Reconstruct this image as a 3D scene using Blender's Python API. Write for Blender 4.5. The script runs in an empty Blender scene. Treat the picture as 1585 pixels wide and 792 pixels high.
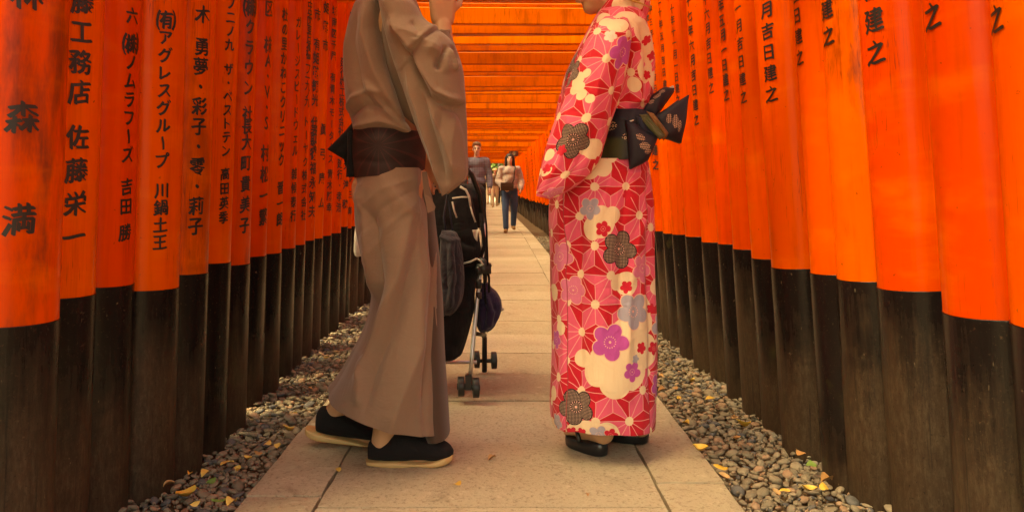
import bpy, bmesh, math, random
import numpy as np
from mathutils import Vector, Matrix, Euler
random.seed(7); RNG = np.random.default_rng(7)
S = bpy.context.scene; C = S.collection
PI = math.pi

# ------------------------------------------------------------------ camera, sky, sun, exposure
F = 1300.0; VX = 775.0; HY = 295.0; CH = 0.85        # focal length and vanishing point in photo pixels, eye height in metres
cam = bpy.data.cameras.new('camera'); cam_o = bpy.data.objects.new('camera', cam); C.objects.link(cam_o)
cam_o.location = (0, 0, CH); cam_o.rotation_euler = (PI / 2, 0, 0)
cam.sensor_width = 36; cam.lens = 36 * F / 1585
cam.shift_x = (792.5 - VX) / 1585; cam.shift_y = (HY - 396) / 1585
cam.clip_start = 0.05; cam.clip_end = 3000
S.camera = cam_o

SUN_EL, SUN_AZ = math.radians(56), math.radians(240)  # azimuth clockwise from +Y: behind the camera, to its left
W = bpy.data.worlds.new('World'); S.world = W; W.use_nodes = True
wt = W.node_tree; wt.nodes.clear()
sky = wt.nodes.new('ShaderNodeTexSky'); sky.sky_type = 'NISHITA'; sky.sun_disc = False
sky.sun_elevation = SUN_EL; sky.sun_rotation = SUN_AZ; sky.air_density = 1.0; sky.dust_density = 5.0; sky.ozone_density = 0.6
bg = wt.nodes.new('ShaderNodeBackground'); bg.inputs['Strength'].default_value = 0.15
wo = wt.nodes.new('ShaderNodeOutputWorld')
wt.links.new(sky.outputs[0], bg.inputs[0]); wt.links.new(bg.outputs[0], wo.inputs[0])
sun = bpy.data.lights.new('sun', 'SUN'); sun.energy = 1.5; sun.angle = math.radians(35); sun.color = (1.0, 0.86, 0.66)
sun_o = bpy.data.objects.new('sun', sun); C.objects.link(sun_o)
sd = Vector((math.sin(SUN_AZ) * math.cos(SUN_EL), math.cos(SUN_AZ) * math.cos(SUN_EL), math.sin(SUN_EL)))
sun_o.rotation_euler = sd.to_track_quat('Z', 'Y').to_euler()
S.view_settings.view_transform = 'Standard'; S.view_settings.look = 'None'; S.view_settings.gamma = 1
S.view_settings.exposure = 2.5
S.view_settings.use_white_balance = True; S.view_settings.white_balance_temperature = 12000; S.view_settings.white_balance_tint = -8
S.cycles.max_bounces = 12; S.cycles.diffuse_bounces = 7; S.cycles.sample_clamp_indirect = 8.0

# ------------------------------------------------------------------ helpers: objects
def setp(o, label=None, cat=None, group=None, kind=None):
    for k, v in (('label', label), ('category', cat), ('group', group), ('kind', kind)):
        if v: o[k] = v
    return o
def empty(name, loc=(0, 0, 0), rz=0, **k):
    o = bpy.data.objects.new(name, None); C.objects.link(o); o.location = loc; o.rotation_euler = (0, 0, rz)
    o.empty_display_size = 0.1
    return setp(o, **k)
def link(name, me, parent=None, **k):
    o = bpy.data.objects.new(name, me); C.objects.link(o)
    if parent: o.parent = parent
    return setp(o, **k)
def mesh(name, v, f, m=None, smooth=True, uv=None):
    me = bpy.data.meshes.new(name)
    me.from_pydata([tuple(map(float, p)) for p in v], [], f)
    if smooth: me.polygons.foreach_set('use_smooth', [True] * len(me.polygons))
    if uv is not None:
        l = me.uv_layers.new(name='UVMap'); li = np.zeros(len(me.loops), int); me.loops.foreach_get('vertex_index', li)
        l.data.foreach_set('uv', np.asarray(uv)[li].astype(np.float32).ravel())
    if m: me.materials.append(m)
    me.update(); return me
class MB:
    def __init__(s): s.v = []; s.f = []
    def add(s, v, f):
        n = len(s.v); s.v += [Vector(p) for p in v]; s.f += [tuple(i + n for i in q) for q in f]; return s
    def box(s, a, b, M=None):
        x0, y0, z0 = a; x1, y1, z1 = b
        v = [Vector(p) for p in ((x0, y0, z0), (x1, y0, z0), (x1, y1, z0), (x0, y1, z0), (x0, y0, z1), (x1, y0, z1), (x1, y1, z1), (x0, y1, z1))]
        if M: v = [M @ p for p in v]
        return s.add(v, [(0, 3, 2, 1), (4, 5, 6, 7), (0, 1, 5, 4), (1, 2, 6, 5), (2, 3, 7, 6), (3, 0, 4, 7)])
    def tube(s, pts, r, n=10, caps=True):
        pts = [Vector(p) for p in pts]; k = len(pts); rs = r if isinstance(r, (list, tuple)) else [r] * k
        v = []; up = None
        for i, p in enumerate(pts):
            t = (pts[min(i + 1, k - 1)] - pts[max(i - 1, 0)]).normalized()
            if up is None: up = Vector((0, 0, 1)) if abs(t.z) < .9 else Vector((1, 0, 0))
            a = t.cross(up).normalized(); b = a.cross(t).normalized(); up = b
            v += [p + (a * math.cos(2 * PI * j / n) + b * math.sin(2 * PI * j / n)) * rs[i] for j in range(n)]
        f = [(i * n + j, i * n + (j + 1) % n, (i + 1) * n + (j + 1) % n, (i + 1) * n + j) for i in range(k - 1) for j in range(n)]
        if caps: f += [tuple(range(n))[::-1], tuple((k - 1) * n + j for j in range(n))]
        return s.add(v, f)
    def ell(s, c, r, nu=14, nv=9, R=None):
        v = []; f = []
        for i in range(nv + 1):
            th = PI * i / nv
            for j in range(nu):
                p = Vector((r[0] * math.sin(th) * math.cos(2 * PI * j / nu), r[1] * math.sin(th) * math.sin(2 * PI * j / nu), r[2] * math.cos(th)))
                v.append((R @ p if R else p) + Vector(c))
        for i in range(nv):
            for j in range(nu):
                f.append((i * nu + j, (i + 1) * nu + j, (i + 1) * nu + (j + 1) % nu, i * nu + (j + 1) % nu))
        return s.add(v, f)
    def build(s, name, m, parent=None, smooth=True, **k):
        return link(name, mesh(name, s.v, s.f, m, smooth), parent, **k)
def bevelled(me, w, seg=1):
    bm = bmesh.new(); bm.from_mesh(me); bmesh.ops.bevel(bm, geom=list(bm.edges), offset=w, segments=seg, profile=.6, affect='EDGES')
    bm.to_mesh(me); bm.free(); return me
def copy_tree(o, parent=None):
    c = o.copy(); C.objects.link(c); c.parent = parent
    for ch in o.children: copy_tree(ch, c)
    return c
def P(px, py, d): return Vector(((px - VX) * d / F, d, CH - (py - HY) * d / F))   # a point seen in the photo, at its real distance
def cxz(y):                                                                       # the path bends and climbs gently far away
    return (-.0007 * max(0, y - 10) ** 2, .0006 * max(0, y - 20) ** 2)

# ------------------------------------------------------------------ helpers: node materials
class E:
    def __init__(s, t, v): s.t = t; s.v = v
    def _b(s, op, o=None, o2=None):
        n = s.t.nodes.new('ShaderNodeMath'); n.operation = op
        for i, a in enumerate((s, o, o2)):
            if a is None: continue
            v = a.v if isinstance(a, E) else a
            if isinstance(v, (int, float)): n.inputs[i].default_value = v
            else: s.t.links.new(v, n.inputs[i])
        return E(s.t, n.outputs[0])
    def __add__(s, o): return s._b('ADD', o)
    __radd__ = __add__
    def __sub__(s, o): return s._b('SUBTRACT', o)
    def __rsub__(s, o): return E(s.t, o)._b('SUBTRACT', s)
    def __mul__(s, o): return s._b('MULTIPLY', o)
    __rmul__ = __mul__
    def __truediv__(s, o): return s._b('DIVIDE', o)
    def lt(s, o): return s._b('LESS_THAN', o)
    def gt(s, o): return s._b('GREATER_THAN', o)
    def min(s, o): return s._b('MINIMUM', o)
    def max(s, o): return s._b('MAXIMUM', o)
    def f(s, op, *a): return s._b(op, *a)
class Mat:
    def __init__(s, name, rough=.6, spec=.5):
        s.m = bpy.data.materials.new(name); s.m.use_nodes = True; s.t = s.m.node_tree
        s.b = s.t.nodes['Principled BSDF']; s.b.inputs['Roughness'].default_value = rough; s.b.inputs['Specular IOR Level'].default_value = spec
        s.tc = s.t.nodes.new('ShaderNodeTexCoord')
    def L(s, a, b): s.t.links.new(a.v if isinstance(a, E) else a, b)
    def co(s, kind='Object', scale=(1, 1, 1), rnd=False):
        mp = s.t.nodes.new('ShaderNodeMapping'); mp.inputs['Scale'].default_value = scale; s.L(s.tc.outputs[kind], mp.inputs[0])
        if rnd:
            oi = s.t.nodes.new('ShaderNodeObjectInfo'); cb = s.t.nodes.new('ShaderNodeCombineXYZ')
            r = E(s.t, oi.outputs['Random']) * 37.0
            for i in range(3): s.L(r, cb.inputs[i])
            s.L(cb.outputs[0], mp.inputs['Location'])
        return mp.outputs[0]
    def rnd(s): return E(s.t, s.t.nodes.new('ShaderNodeObjectInfo').outputs['Random'])
    def noise(s, co, scale, detail=4, rough=.6, dist=0):
        n = s.t.nodes.new('ShaderNodeTexNoise'); n.inputs['Scale'].default_value = scale; n.inputs['Detail'].default_value = detail
        n.inputs['Roughness'].default_value = rough; n.inputs['Distortion'].default_value = dist; s.L(co, n.inputs['Vector'])
        return E(s.t, n.outputs[0])
    def ramp(s, x, a, b):     # smooth 0..1 between a and b
        n = s.t.nodes.new('ShaderNodeMapRange'); n.interpolation_type = 'SMOOTHSTEP'
        s.L(x, n.inputs[0]); n.inputs[1].default_value = a; n.inputs[2].default_value = b
        return E(s.t, n.outputs[0])
    def mix(s, fac, a, b, mode='MIX'):
        n = s.t.nodes.new('ShaderNodeMix'); n.data_type = 'RGBA'; n.blend_type = mode
        for v, i in ((fac, 0), (a, 6), (b, 7)):
            v = v.v if isinstance(v, E) else v
            if isinstance(v, (int, float)): n.inputs[i].default_value = v
            elif isinstance(v, tuple): n.inputs[i].default_value = (*v, 1)
            else: s.L(v, n.inputs[i])
        return n.outputs[2]
    def col(s, c):
        if isinstance(c, tuple): s.b.inputs['Base Color'].default_value = (*c, 1)
        else: s.L(c, s.b.inputs['Base Color'])
        return s
    def bump(s, h, strength=.3, dist=.01):
        n = s.t.nodes.new('ShaderNodeBump'); n.inputs['Strength'].default_value = strength; n.inputs['Distance'].default_value = dist
        s.L(h, n.inputs['Height']); s.L(n.outputs[0], s.b.inputs['Normal']); return s
    def rough(s, x): s.L(x, s.b.inputs['Roughness']); return s
def simple(name, c, rough=.6, var=.25, scale=30, bump=.1, spec=.5, metal=0):
    m = Mat(name, rough, spec); n = m.noise(m.co(), scale)
    m.col(m.mix(n, tuple(x * (1 - var) for x in c), tuple(min(1, x * (1 + var)) for x in c))); m.bump(n, bump, .004)
    m.b.inputs['Metallic'].default_value = metal
    return m.m
def vermilion(name, a, b, rough=.36, old_=None):
    m = Mat(name, rough, .22); co = m.co(rnd=True)
    r = m.rnd(); base = m.mix(r, a, b)
    st = m.noise(m.co(scale=(9, 9, .6), rnd=True), 3, 5, .65)
    c = m.mix(m.ramp(st, .48, .78) * .5, base, tuple(x * .55 for x in a))
    blot = m.noise(m.co(scale=(2.2, 2.2, .55), rnd=True), 2.6, 6, .72)
    old = m.ramp(E(m.t, m.t.nodes.new('ShaderNodeObjectInfo').outputs['Random']).f('FRACT') , .80, .97)
    c = m.mix(m.ramp(blot, .47, .68) * (old if old_ is None else old_) * .85, c, (.13, .022, .008))
    sp = m.noise(co, 70, 2, .5); c = m.mix(m.ramp(sp, .73, .77) * .7, c, (.12, .02, .01))
    ch = m.noise(m.co(scale=(1, 1, .25), rnd=True), 26, 3); c = m.mix(m.ramp(ch, .75, .79) * .5, c, (.75, .30, .10))
    crk = m.noise(m.co(scale=(38, 38, .9), rnd=True), 2.2, 3, .5); gate_ = m.ramp(m.noise(co, 2.5, 2), .5, .6); c = m.mix(m.ramp((crk - .5).f('ABSOLUTE'), .012, .0) * gate_ * .75, c, (.10, .012, .004))
    hz = m.noise(m.co(scale=(1, 1, 3.0), rnd=True), 3.5, 4, .6); c = m.mix(m.ramp(hz, .50, .72) * .35, c, (.78, .14, .015))
    m.col(c); m.rough(m.noise(co, 6) * .25 + (rough - .12))
    fine = m.noise(m.co(scale=(40, 40, 2.0), rnd=True), 3, 4)
    m.bump(fine * .6 + blot * .6, .22, .004)
    return m.m
M = {}
M['post'] = vermilion('vermilion_paint', (.62, .041, .002), (.74, .096, .003))
M['post_old'] = vermilion('weathered_vermilion_paint', (.62, .050, .005), (.66, .060, .006), old_=1.0)
M['beam'] = vermilion('beam_paint', (.42, .045, .005), (.86, .20, .014), .5, .55)
def base_mat():
    m = Mat('black_post_base', .55, .18); co = m.co(rnd=True); z = m.t.nodes.new('ShaderNodeSeparateXYZ'); m.L(m.tc.outputs['Object'], z.inputs[0])
    zz = E(m.t, z.outputs[2]); r = m.rnd()
    streak = m.noise(m.co(scale=(14, 14, 1.1), rnd=True), 3, 6, .7); n2 = m.noise(co, 9, 6, .7)
    w = m.ramp(streak * .6 + n2 * .35 - zz * 1.15 + r * .50, .26, .66)
    wood = m.mix(n2, (.026, .014, .009), (.060, .034, .019)); grey = m.mix(m.ramp(m.noise(m.co(scale=(3, 3, .8), rnd=True), 34, 7, .8), .40, .75) * .7, wood, (.105, .072, .044))
    c = m.mix(w, m.mix(n2, (.0050, .0034, .0038), (.013, .0075, .0065)), grey)
    spk = m.noise(co, 130, 3, .7); c = m.mix(m.ramp(spk, .60, .72) * .45, c, (.10, .065, .04)); c = m.mix(m.ramp(spk, .40, .30) * .6, c, (.006, .004, .003))
    drip = m.noise(m.co(scale=(22, 22, .8), rnd=True), 3, 4, .6); c = m.mix(m.ramp(drip, .58, .72) * .65, c, (.008, .006, .005))
    moss = m.ramp(m.noise(co, 5, 5), .6, .75) * .35; c = m.mix(moss, c, (.06, .055, .02))
    sc = m.ramp(m.noise(m.co(scale=(1, 1, .5), rnd=True), 60, 2), .72, .76) * .5; c = m.mix(sc, c, (.20, .15, .10))
    m.col(c); m.rough(w * .25 + .26); m.bump(streak * .7 + n2 * .5, .35, .004)
    return m.m
M['base'] = base_mat()
M['ink'] = simple('black_ink', (.012, .009, .008), .45, .3, 60, 0)
def slab_mat():
    m = Mat('granite_slab', .75, .3); co = m.co('Object', rnd=True)
    n = m.noise(co, 3.0, 6, .7); fine = m.noise(co, 75, 4, .75); mid = m.noise(co, 20, 5, .7)
    c = m.mix(n, (.43, .36, .255), (.60, .51, .375)); c = m.mix(m.rnd() * .6, c, (.33, .265, .18))
    c = m.mix(m.ramp(fine, .52, .66) * .65, c, (.20, .15, .10)); c = m.mix(m.ramp(mid, .56, .72) * .45, c, (.70, .60, .45))
    c = m.mix(m.ramp(m.noise(co, 7, 5, .7, 1.0), .56, .75) * .5, c, (.20, .14, .09))
    m.col(c); m.bump(fine * .7 + mid * 1.0 + n * .5, 1.0, .008); return m.m
M['slab'] = slab_mat()
def soil_mat():
    m = Mat('brown_soil', .9, .2); co = m.co(); n = m.noise(co, 5, 7, .7); f_ = m.noise(co, 90, 4, .7)
    m.col(m.mix(n, (.075, .045, .026), (.17, .105, .06))); m.bump(f_ + n * .4, .9, .012); return m.m
M['soil'] = soil_mat()
def stone_mat():
    m = Mat('river_pebble', .85, .15); co = m.co(rnd=True); n = m.noise(co, 35, 5, .65); g = m.t.nodes.new('ShaderNodeNewGeometry')
    big = m.noise(m.co('Generated'), 3, 2)
    isl = E(m.t, g.outputs['Random Per Island']); r = (isl + m.rnd()).f('FRACT')
    c = m.mix(r, (.135, .108, .080), (.300, .238, .168)); c = m.mix(m.ramp(r, .86, .9) * .7, c, (.34, .19, .12)); c = m.mix(m.ramp(r, .12, .08) * .8, c, (.10, .10, .11))
    c = m.mix(m.ramp(n, .5, .7) * .5, c, (.42, .35, .27)); c = m.mix(m.ramp(n, .42, .3) * .5, c, (.10, .08, .06))
    m.col(c); m.bump(n, .25, .003); return m.m
M['stone'] = stone_mat()
def leaf_mat(name, a, b):
    m = Mat(name, .5, .4); co = m.co(rnd=True); n = m.noise(co, 40, 4); m.col(m.mix(m.rnd() * .6 + n * .4, a, b)); m.bump(n, .2, .002); return m.m
M['leaf_y'] = leaf_mat('dry_yellow_leaf', (.62, .36, .05), (.70, .50, .16)); M['leaf_b'] = leaf_mat('dry_brown_leaf', (.38, .15, .04), (.55, .38, .20)); M['leaf_g'] = leaf_mat('green_leaf', (.12, .22, .05), (.22, .30, .08))
M['crown'] = leaf_mat('tree_leaves', (.05, .11, .02), (.16, .20, .03)); M['bark'] = simple('bark', (.11, .08, .055), .9, .4, 14, .6)
def cloth(name, c, rough=.85, var=.10, weave=900, wb=.15, sheen=.2, crease=0):
    m = Mat(name, rough, .25); co = m.co(); n = m.noise(co, 4, 5, .6); f_ = m.noise(m.co(scale=(1, 1, 1)), weave, 2, .6)
    sl = m.noise(m.co(scale=(1, 1, 18)), 60, 2, .5)
    c1 = m.mix(n, tuple(x * (1 - var) for x in c), tuple(min(1, x * (1 + var)) for x in c)); c1 = m.mix(m.ramp(f_, .4, .7) * .22, c1, tuple(x * .6 for x in c))
    c1 = m.mix(m.ramp(sl, .5, .75) * .12, c1, tuple(min(1, x * 1.5) for x in c))
    m.col(c1); m.b.inputs['Sheen Weight'].default_value = sheen; m.b.inputs['Sheen Roughness'].default_value = .5
    if crease:
        w1_ = (m.noise(m.co(scale=(1, 1, .35)), 13, 4, .55, .8) - .5).f('ABSOLUTE'); w2_ = (m.noise(m.co(scale=(.8, .8, 1.3)), 7, 4, .55, 1.2) - .5).f('ABSOLUTE')
        m.bump(f_ * .05 + m.ramp(w1_, .0, .16) * .5 + m.ramp(w2_, .0, .14) * .55, crease, .010)
    else: m.bump(f_ * .6 + n * .3, wb, .002)
    return m.m
M['brown'] = cloth('brown_kimono_cloth', (.225, .140, .100), crease=.14); M['brown_in'] = cloth('kimono_lining', (.07, .038, .028))
M['skin'] = None
def skin_mat(name, c):
    m = Mat(name, .5, .4); n = m.noise(m.co(), 12, 4); m.col(m.mix(n, tuple(x * .9 for x in c), tuple(min(1, x * 1.08) for x in c)))
    m.b.inputs['Subsurface Weight'].default_value = .08; m.b.inputs['Subsurface Radius'].default_value = (.01, .004, .002)
    m.bump(m.noise(m.co(), 220, 3), .12, .001); return m.m
M['skin'] = skin_mat('skin', (.52, .29, .17)); M['skin_far'] = skin_mat('pale_skin', (.72, .50, .38)); M['tabi'] = skin_mat('bare_foot_skin', (.62, .40, .32))
M['black_cloth'] = cloth('black_cloth', (.010, .008, .009), .9, .2, 900, .2, .02, .3)
M['sole'] = simple('tan_rubber', (.55, .36, .16), .55, .15, 20, .1)
M['navy'] = cloth('navy_fabric', (.020, .022, .045), .8, .3, 700, .3, .1); M['denim'] = cloth('grey_denim', (.034, .030, .040), .85, .35, 500, .5, .1, .6)
M['purple'] = cloth('purple_fabric', (.030, .018, .055), .8, .3, 700, .3, .1, .5)
M['alu'] = simple('brushed_aluminium', (.62, .60, .56), .32, .1, 50, .03, .5, .9); M['plastic'] = simple('black_plastic', (.02, .018, .018), .4, .2, 40, .05)
M['rubber'] = simple('grey_rubber_tyre', (.13, .11, .09), .8, .2, 40, .2); M['white'] = cloth('white_plastic_bag', (.75, .70, .60), .5, .08, 300, .2, 0)
M['piping'] = simple('pale_piping', (.60, .55, .48), .6, .1, 40, 0); M['hair'] = simple('dark_hair', (.018, .012, .009), .45, .4, 120, .5); M['hair_g'] = simple('grey_blond_hair', (.27, .23, .165), .5, .3, 120, .5)
M['eye'] = simple('dark_eye', (.02, .015, .012), .2, .1, 10, 0); M['lip'] = simple('lip', (.42, .14, .11), .45, .1, 30, 0)
M['jeans'] = cloth('blue_jeans', (.060, .105, .21), .85, .4, 400, .3, .05); M['dark_pants'] = cloth('dark_trousers', (.022, .020, .022), .85, .2, 400, .3, .05)
M['tan'] = simple('tan_leather', (.36, .20, .08), .6, .2, 30, .15); M['brown_leather'] = simple('dark_brown_leather', (.06, .035, .022), .5, .2, 30, .15)
M['beige'] = cloth('beige_cloth', (.55, .43, .30), .85); M['brown_coat'] = cloth('brown_coat', (.15, .085, .05), .85); M['straw'] = simple('straw_hat', (.62, .47, .24), .8, .2, 60, .3)
M['lantern'] = simple('black_lantern_metal', (.03, .022, .016), .5, .2, 30, .1); M['lantern_pane'] = simple('lantern_paper', (.25, .20, .14), .6, .1, 20, 0)
M['wedge'] = vermilion('wedge_paint', (.55, .06, .01), (.66, .10, .012), .5); M['cap'] = simple('black_lintel_cap', (.02, .017, .016), .5, .3, 20, .2)
M['gold'] = simple('gold_braid', (.55, .36, .10), .45, .3, 200, .6); M['green_sash'] = cloth('olive_sash', (.075, .075, .03), .7, .2, 600, .3, .1); M['zori'] = simple('black_lacquer', (.014, .013, .015), .3, .2, 30, .03)
M['tag_leather'] = simple('brown_knot_print', (.17, .07, .022), .7, .6, 60, .3)

# ------------------------------------------------------------------ ground, path, gravel
def sheet(name, x0, x1, y0, y1, nx, ny, z, m, fol=True, amp=0.0, **k):
    v = []; f = []
    for j in range(ny + 1):
        y = y0 + (y1 - y0) * j / ny; a, b = cxz(y) if fol else (0, 0)
        for i in range(nx + 1):
            v.append((x0 + (x1 - x0) * i / nx + a, y, z + b + (random.uniform(-amp, amp) if amp else 0)))
    for j in range(ny):
        for i in range(nx):
            q = j * (nx + 1) + i; f.append((q, q + 1, q + nx + 2, q + nx + 1))
    return link(name, mesh(name, v, f, m), None, **k)
# one sheet to the horizon that follows the gentle climb of the path
gv = []; gf = []; ys = [-400, -60, -10, -2] + [0 + 1.5 * i for i in range(41)] + [70, 90, 130, 200, 400]
xs = [-400, -100, -20, -4, -2, 0, 2, 4, 20, 100, 400]
for y in ys:
    yy = min(max(y, 0), 61)
    for x in xs: gv.append((x + cxz(yy)[0], y, -.06 + cxz(yy)[1]))
for j in range(len(ys) - 1):
    for i in range(len(xs) - 1):
        q = j * len(xs) + i; gf.append((q, q + 1, q + len(xs) + 1, q + len(xs)))
link('ground', mesh('ground', gv, gf, M['soil']), None, kind='structure')
XL, XR, JL, JR = -.715, .655, -.50, .452
path_bed = sheet('path', XL + .01, XR - .01, -.6, 61, 1, 120, -.03, M['soil'], kind='structure')
def slab(x0, x1, y0, y1):
    g = .0034; j = lambda: random.uniform(-.003, .003); hgt = random.uniform(-.003, .003)
    cx_, cy_ = (x0 + x1) / 2, (y0 + y1) / 2; a, b = cxz(cy_)
    pts = []
    nx, ny = (6, 6) if y0 < 8 else (3, 3)
    for iy in range(ny + 1):
        for ix in range(nx + 1):
            edge = ix in (0, nx) or iy in (0, ny)
            pts.append((x0 + g + (x1 - x0 - 2 * g) * ix / nx - cx_ + (j() if edge else 0), y0 + g + (y1 - y0 - 2 * g) * iy / ny - cy_ + (j() if edge else 0)))
    w = nx + 1; loop = list(range(w)) + [r_ * w + nx for r_ in range(1, ny + 1)] + [ny * w + c_ for c_ in range(nx - 1, -1, -1)] + [r_ * w for r_ in range(ny - 1, 0, -1)]
    v = [(p[0], p[1], -.005 if i in loop else random.uniform(-.0015, .0015)) for i, p in enumerate(pts)]
    f = [(r * w + c, r * w + c + 1, r * w + c + w + 1, r * w + c + w) for r in range(ny) for c in range(nx)]
    n = len(v)
    for i in loop: v.append((pts[i][0] * 1.004, pts[i][1] * 1.004, -.02))
    for i in loop: v.append((pts[i][0] * 1.004, pts[i][1] * 1.004, -.08))
    L = len(loop)
    for i in range(L):
        k = (i + 1) % L
        f.append((loop[i], n + i, n + k, loop[k])); f.append((n + i, n + L + i, n + L + k, n + k))
    # small inner chamfer: pull border a touch below the top
    o = link('paving_slab', mesh('paving_slab', v, f, M['slab'], False), path_bed); o.location = (cx_ + a, cy_, .0 + hgt + b)
    s2 = cxz(cy_ + .5)[1] - cxz(cy_ - .5)[1]; o.rotation_euler = (math.atan(s2), 0, 0)
rows = [-.5, .1, .65, 1.2, 1.72, 2.27, 2.855, 3.42, 3.92, 4.42, 5.0, 5.525]
while rows[-1] < 60: rows.append(rows[-1] + random.uniform(.5, .6))
for a, b in zip(rows, rows[1:]): slab(JL, JR, a, b)
y = -.4; ends = [1.0, 1.7, 2.35, 3.02]
yl = [-.5, .4, 1.1, 1.75, 2.352]
while yl[-1] < 60: yl.append(yl[-1] + random.uniform(.55, .95))
yr = [-.5, .35, 1.0, 1.7, 2.46]
while yr[-1] < 60: yr.append(yr[-1] + random.uniform(.55, .95))
for a, b in zip(yl, yl[1:]): slab(XL, JL, a, b)
for a, b in zip(yr, yr[1:]): slab(JR, XR, a, b)
beds = [sheet('gravel_bed', -1.6, XL - .004, -.6, 60, 6, 260, -.045, M['soil'], amp=.008, kind='structure'),
        sheet('gravel_bed', XR + .004, 1.6, -.6, 60, 6, 260, -.045, M['soil'], amp=.008, kind='structure')]
def pebble_mesh(k):
    bm = bmesh.new(); bmesh.ops.create_icosphere(bm, subdivisions=2, radius=1)
    r = random.Random(k); ph = [r.uniform(0, 6.3) for _ in range(6)]; ex = r.uniform(.62, .9); ez = r.uniform(.30, .48)
    for v in bm.verts:
        c = v.co; d = 1 + .10 * math.sin(2.1 * c.x + ph[0]) * math.cos(1.7 * c.y + ph[1]) + .08 * math.sin(2.6 * c.y + ph[2])
        v.co = Vector((c.x * d, c.y * d * ex, c.z * ez * (1 + .12 * math.sin(2 * c.x + ph[3]))))
    me = bpy.data.meshes.new('stone'); bm.to_mesh(me); bm.free(); me.polygons.foreach_set('use_smooth', [True] * len(me.polygons)); me.materials.append(M['stone']); return me
PEB = [pebble_mesh(k) for k in range(14)]
PV = []; PFc = []
for me in PEB:
    a = np.zeros(len(me.vertices) * 3); me.vertices.foreach_get('co', a); PV.append(a.reshape(-1, 3)); PFc.append(np.array([p.vertices[:] for p in me.polygons]))
for side, bed in ((-1, beds[0]), (1, beds[1])):
    spots = []; rr = random.Random(5 + side)
    cell = {}
    def put(x, y, s, lim):
        kx, ky = int(x / .04), int(y / .04)
        for i in range(-2, 3):
            for j in range(-2, 3):
                for (a, b, c) in cell.get((kx + i, ky + j), ()):
                    if (a - x) ** 2 + (b - y) ** 2 < ((c + s) * lim) ** 2: return False
        cell.setdefault((kx, ky), []).append((x, y, s)); return True
    for k in range(90000):
        t = rr.random(); y_ = 1.9 + 14 * t ** 1.6
        x_ = rr.uniform(.0, .40)
        if side > 0 and x_ < .07 and rr.random() < .6: continue
        if side > 0 and x_ < .16 and y_ < 2.6 and rr.random() < .5: continue
        s_ = rr.choice((.011, .013, .016, .018, .020, .024)) * rr.uniform(.9, 1.12) * (1 + .03 * max(0, y_ - 6))
        if x_ < s_ + .004: continue
        if put(x_, y_, s_, .84): spots.append((x_, y_, s_, -.034))
    top = []
    for k in range(len(spots) // 7):
        x_, y_, s_, _ = rr.choice(spots); top.append((x_ + rr.uniform(-.01, .02), y_ + .012, s_ * rr.uniform(.8, 1.1), -.020))
    spots += [q for q in top if q[0] > q[2] + .005]
    spots = [(side * q[0] + (XL if side < 0 else XR), q[1], q[2], q[3]) for q in spots]
    vis = [q for q in spots if abs(q[0] * F / q[1]) < 800 and HY + (CH + .03) * F / q[1] < 815]
    vis.sort(key=lambda q: q[1] / q[2]); near = set(map(id, vis[:150]))
    AV = []; AF = []; nv = 0
    for q in spots:
        x_, y_, s_, z_ = q; a, b = cxz(y_); k = rr.randrange(14)
        rot = Euler((rr.uniform(-.45, .45), rr.uniform(-.45, .45), rr.uniform(0, 6.28)))
        if id(q) in near:
            o = link('stone', PEB[k], bed); o.location = (x_ + a, y_, z_ + s_ * .4 + b); o.rotation_euler = rot; o.scale = (s_, s_, s_)
        else:
            R_ = np.array(rot.to_matrix()); AV.append((PV[k] * s_) @ R_.T + np.array((x_ + a, y_, z_ + s_ * .4 + b))); AF.append(PFc[k] + nv); nv += len(PV[k])
    bm = bmesh.new(); bmesh.ops.create_icosphere(bm, subdivisions=1, radius=1); gvv = np.array([v.co[:] for v in bm.verts]); gff = np.array([[v.index for v in f.verts] for f in bm.faces]); bm.free()
    for k in range(5200):
        y_ = 1.9 + 8 * rr.random() ** 1.5; x_ = side * rr.uniform(.006, .36) + (XL if side < 0 else XR); s_ = rr.uniform(.0025, .0075)
        Rm = np.array(Euler((rr.uniform(0, 6), rr.uniform(0, 6), rr.uniform(0, 6))).to_matrix()); AV.append((gvv * s_ * np.array((1, .8, .6))) @ Rm.T + np.array((x_, y_, -.034 + rr.uniform(0, .012)))); AF.append(gff + nv); nv += len(gvv)
    me = mesh('stone', np.concatenate(AV), np.concatenate(AF).tolist(), M['stone']); link('pebbles', me, bed, kind='stuff')

# fallen leaves
def leaf_mesh(k, m):
    r = random.Random(k); n = 7; v = []; f = []; bend = r.uniform(-.9, 2.0); roll = r.uniform(-1.1, 1.5); w0 = r.uniform(.28, .42)
    for i in range(n):
        t = i / (n - 1); w = w0 * math.sin(PI * min(1, t * .97 + .03)) ** .7 + .01; x = t - .5
        for s in (-1, 0, 1): v.append((x, s * w, .12 + bend * (x * x) * .8 + roll * w * (s * s) * .8 + .06 * math.sin(5 * x + s)))
    for i in range(n - 1):
        for j in range(2): f.append((i * 3 + j, i * 3 + j + 1, i * 3 + j + 4, i * 3 + j + 3))
    v += [(-.5, 0, .12 + bend * .2), (-.52, .02, .12 + bend * .2), (-.85, .03, .05)]; f.append((21, 22, 23))
    return mesh('fallen_leaf', v, f, m)
LY = [leaf_mesh(k, M['leaf_y']) for k in range(5)]; LB = [leaf_mesh(k, M['leaf_b']) for k in range(5, 9)]; LG = [leaf_mesh(k, M['leaf_g']) for k in range(9, 11)]
def leaf(px, py, size, ms, label, group=None, h=.012):
    d = (CH - h) * F / (py - HY); p = P(px, py, d)
    o = link('fallen_leaf', random.choice(ms), None, label=label, cat='leaf', group=group); o.location = p
    s_ = size * d / F; o.scale = (s_, s_, s_); o.rotation_euler = (random.uniform(-.25, .25), random.uniform(-.2, .2), random.uniform(0, 6.28)); return o
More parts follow.
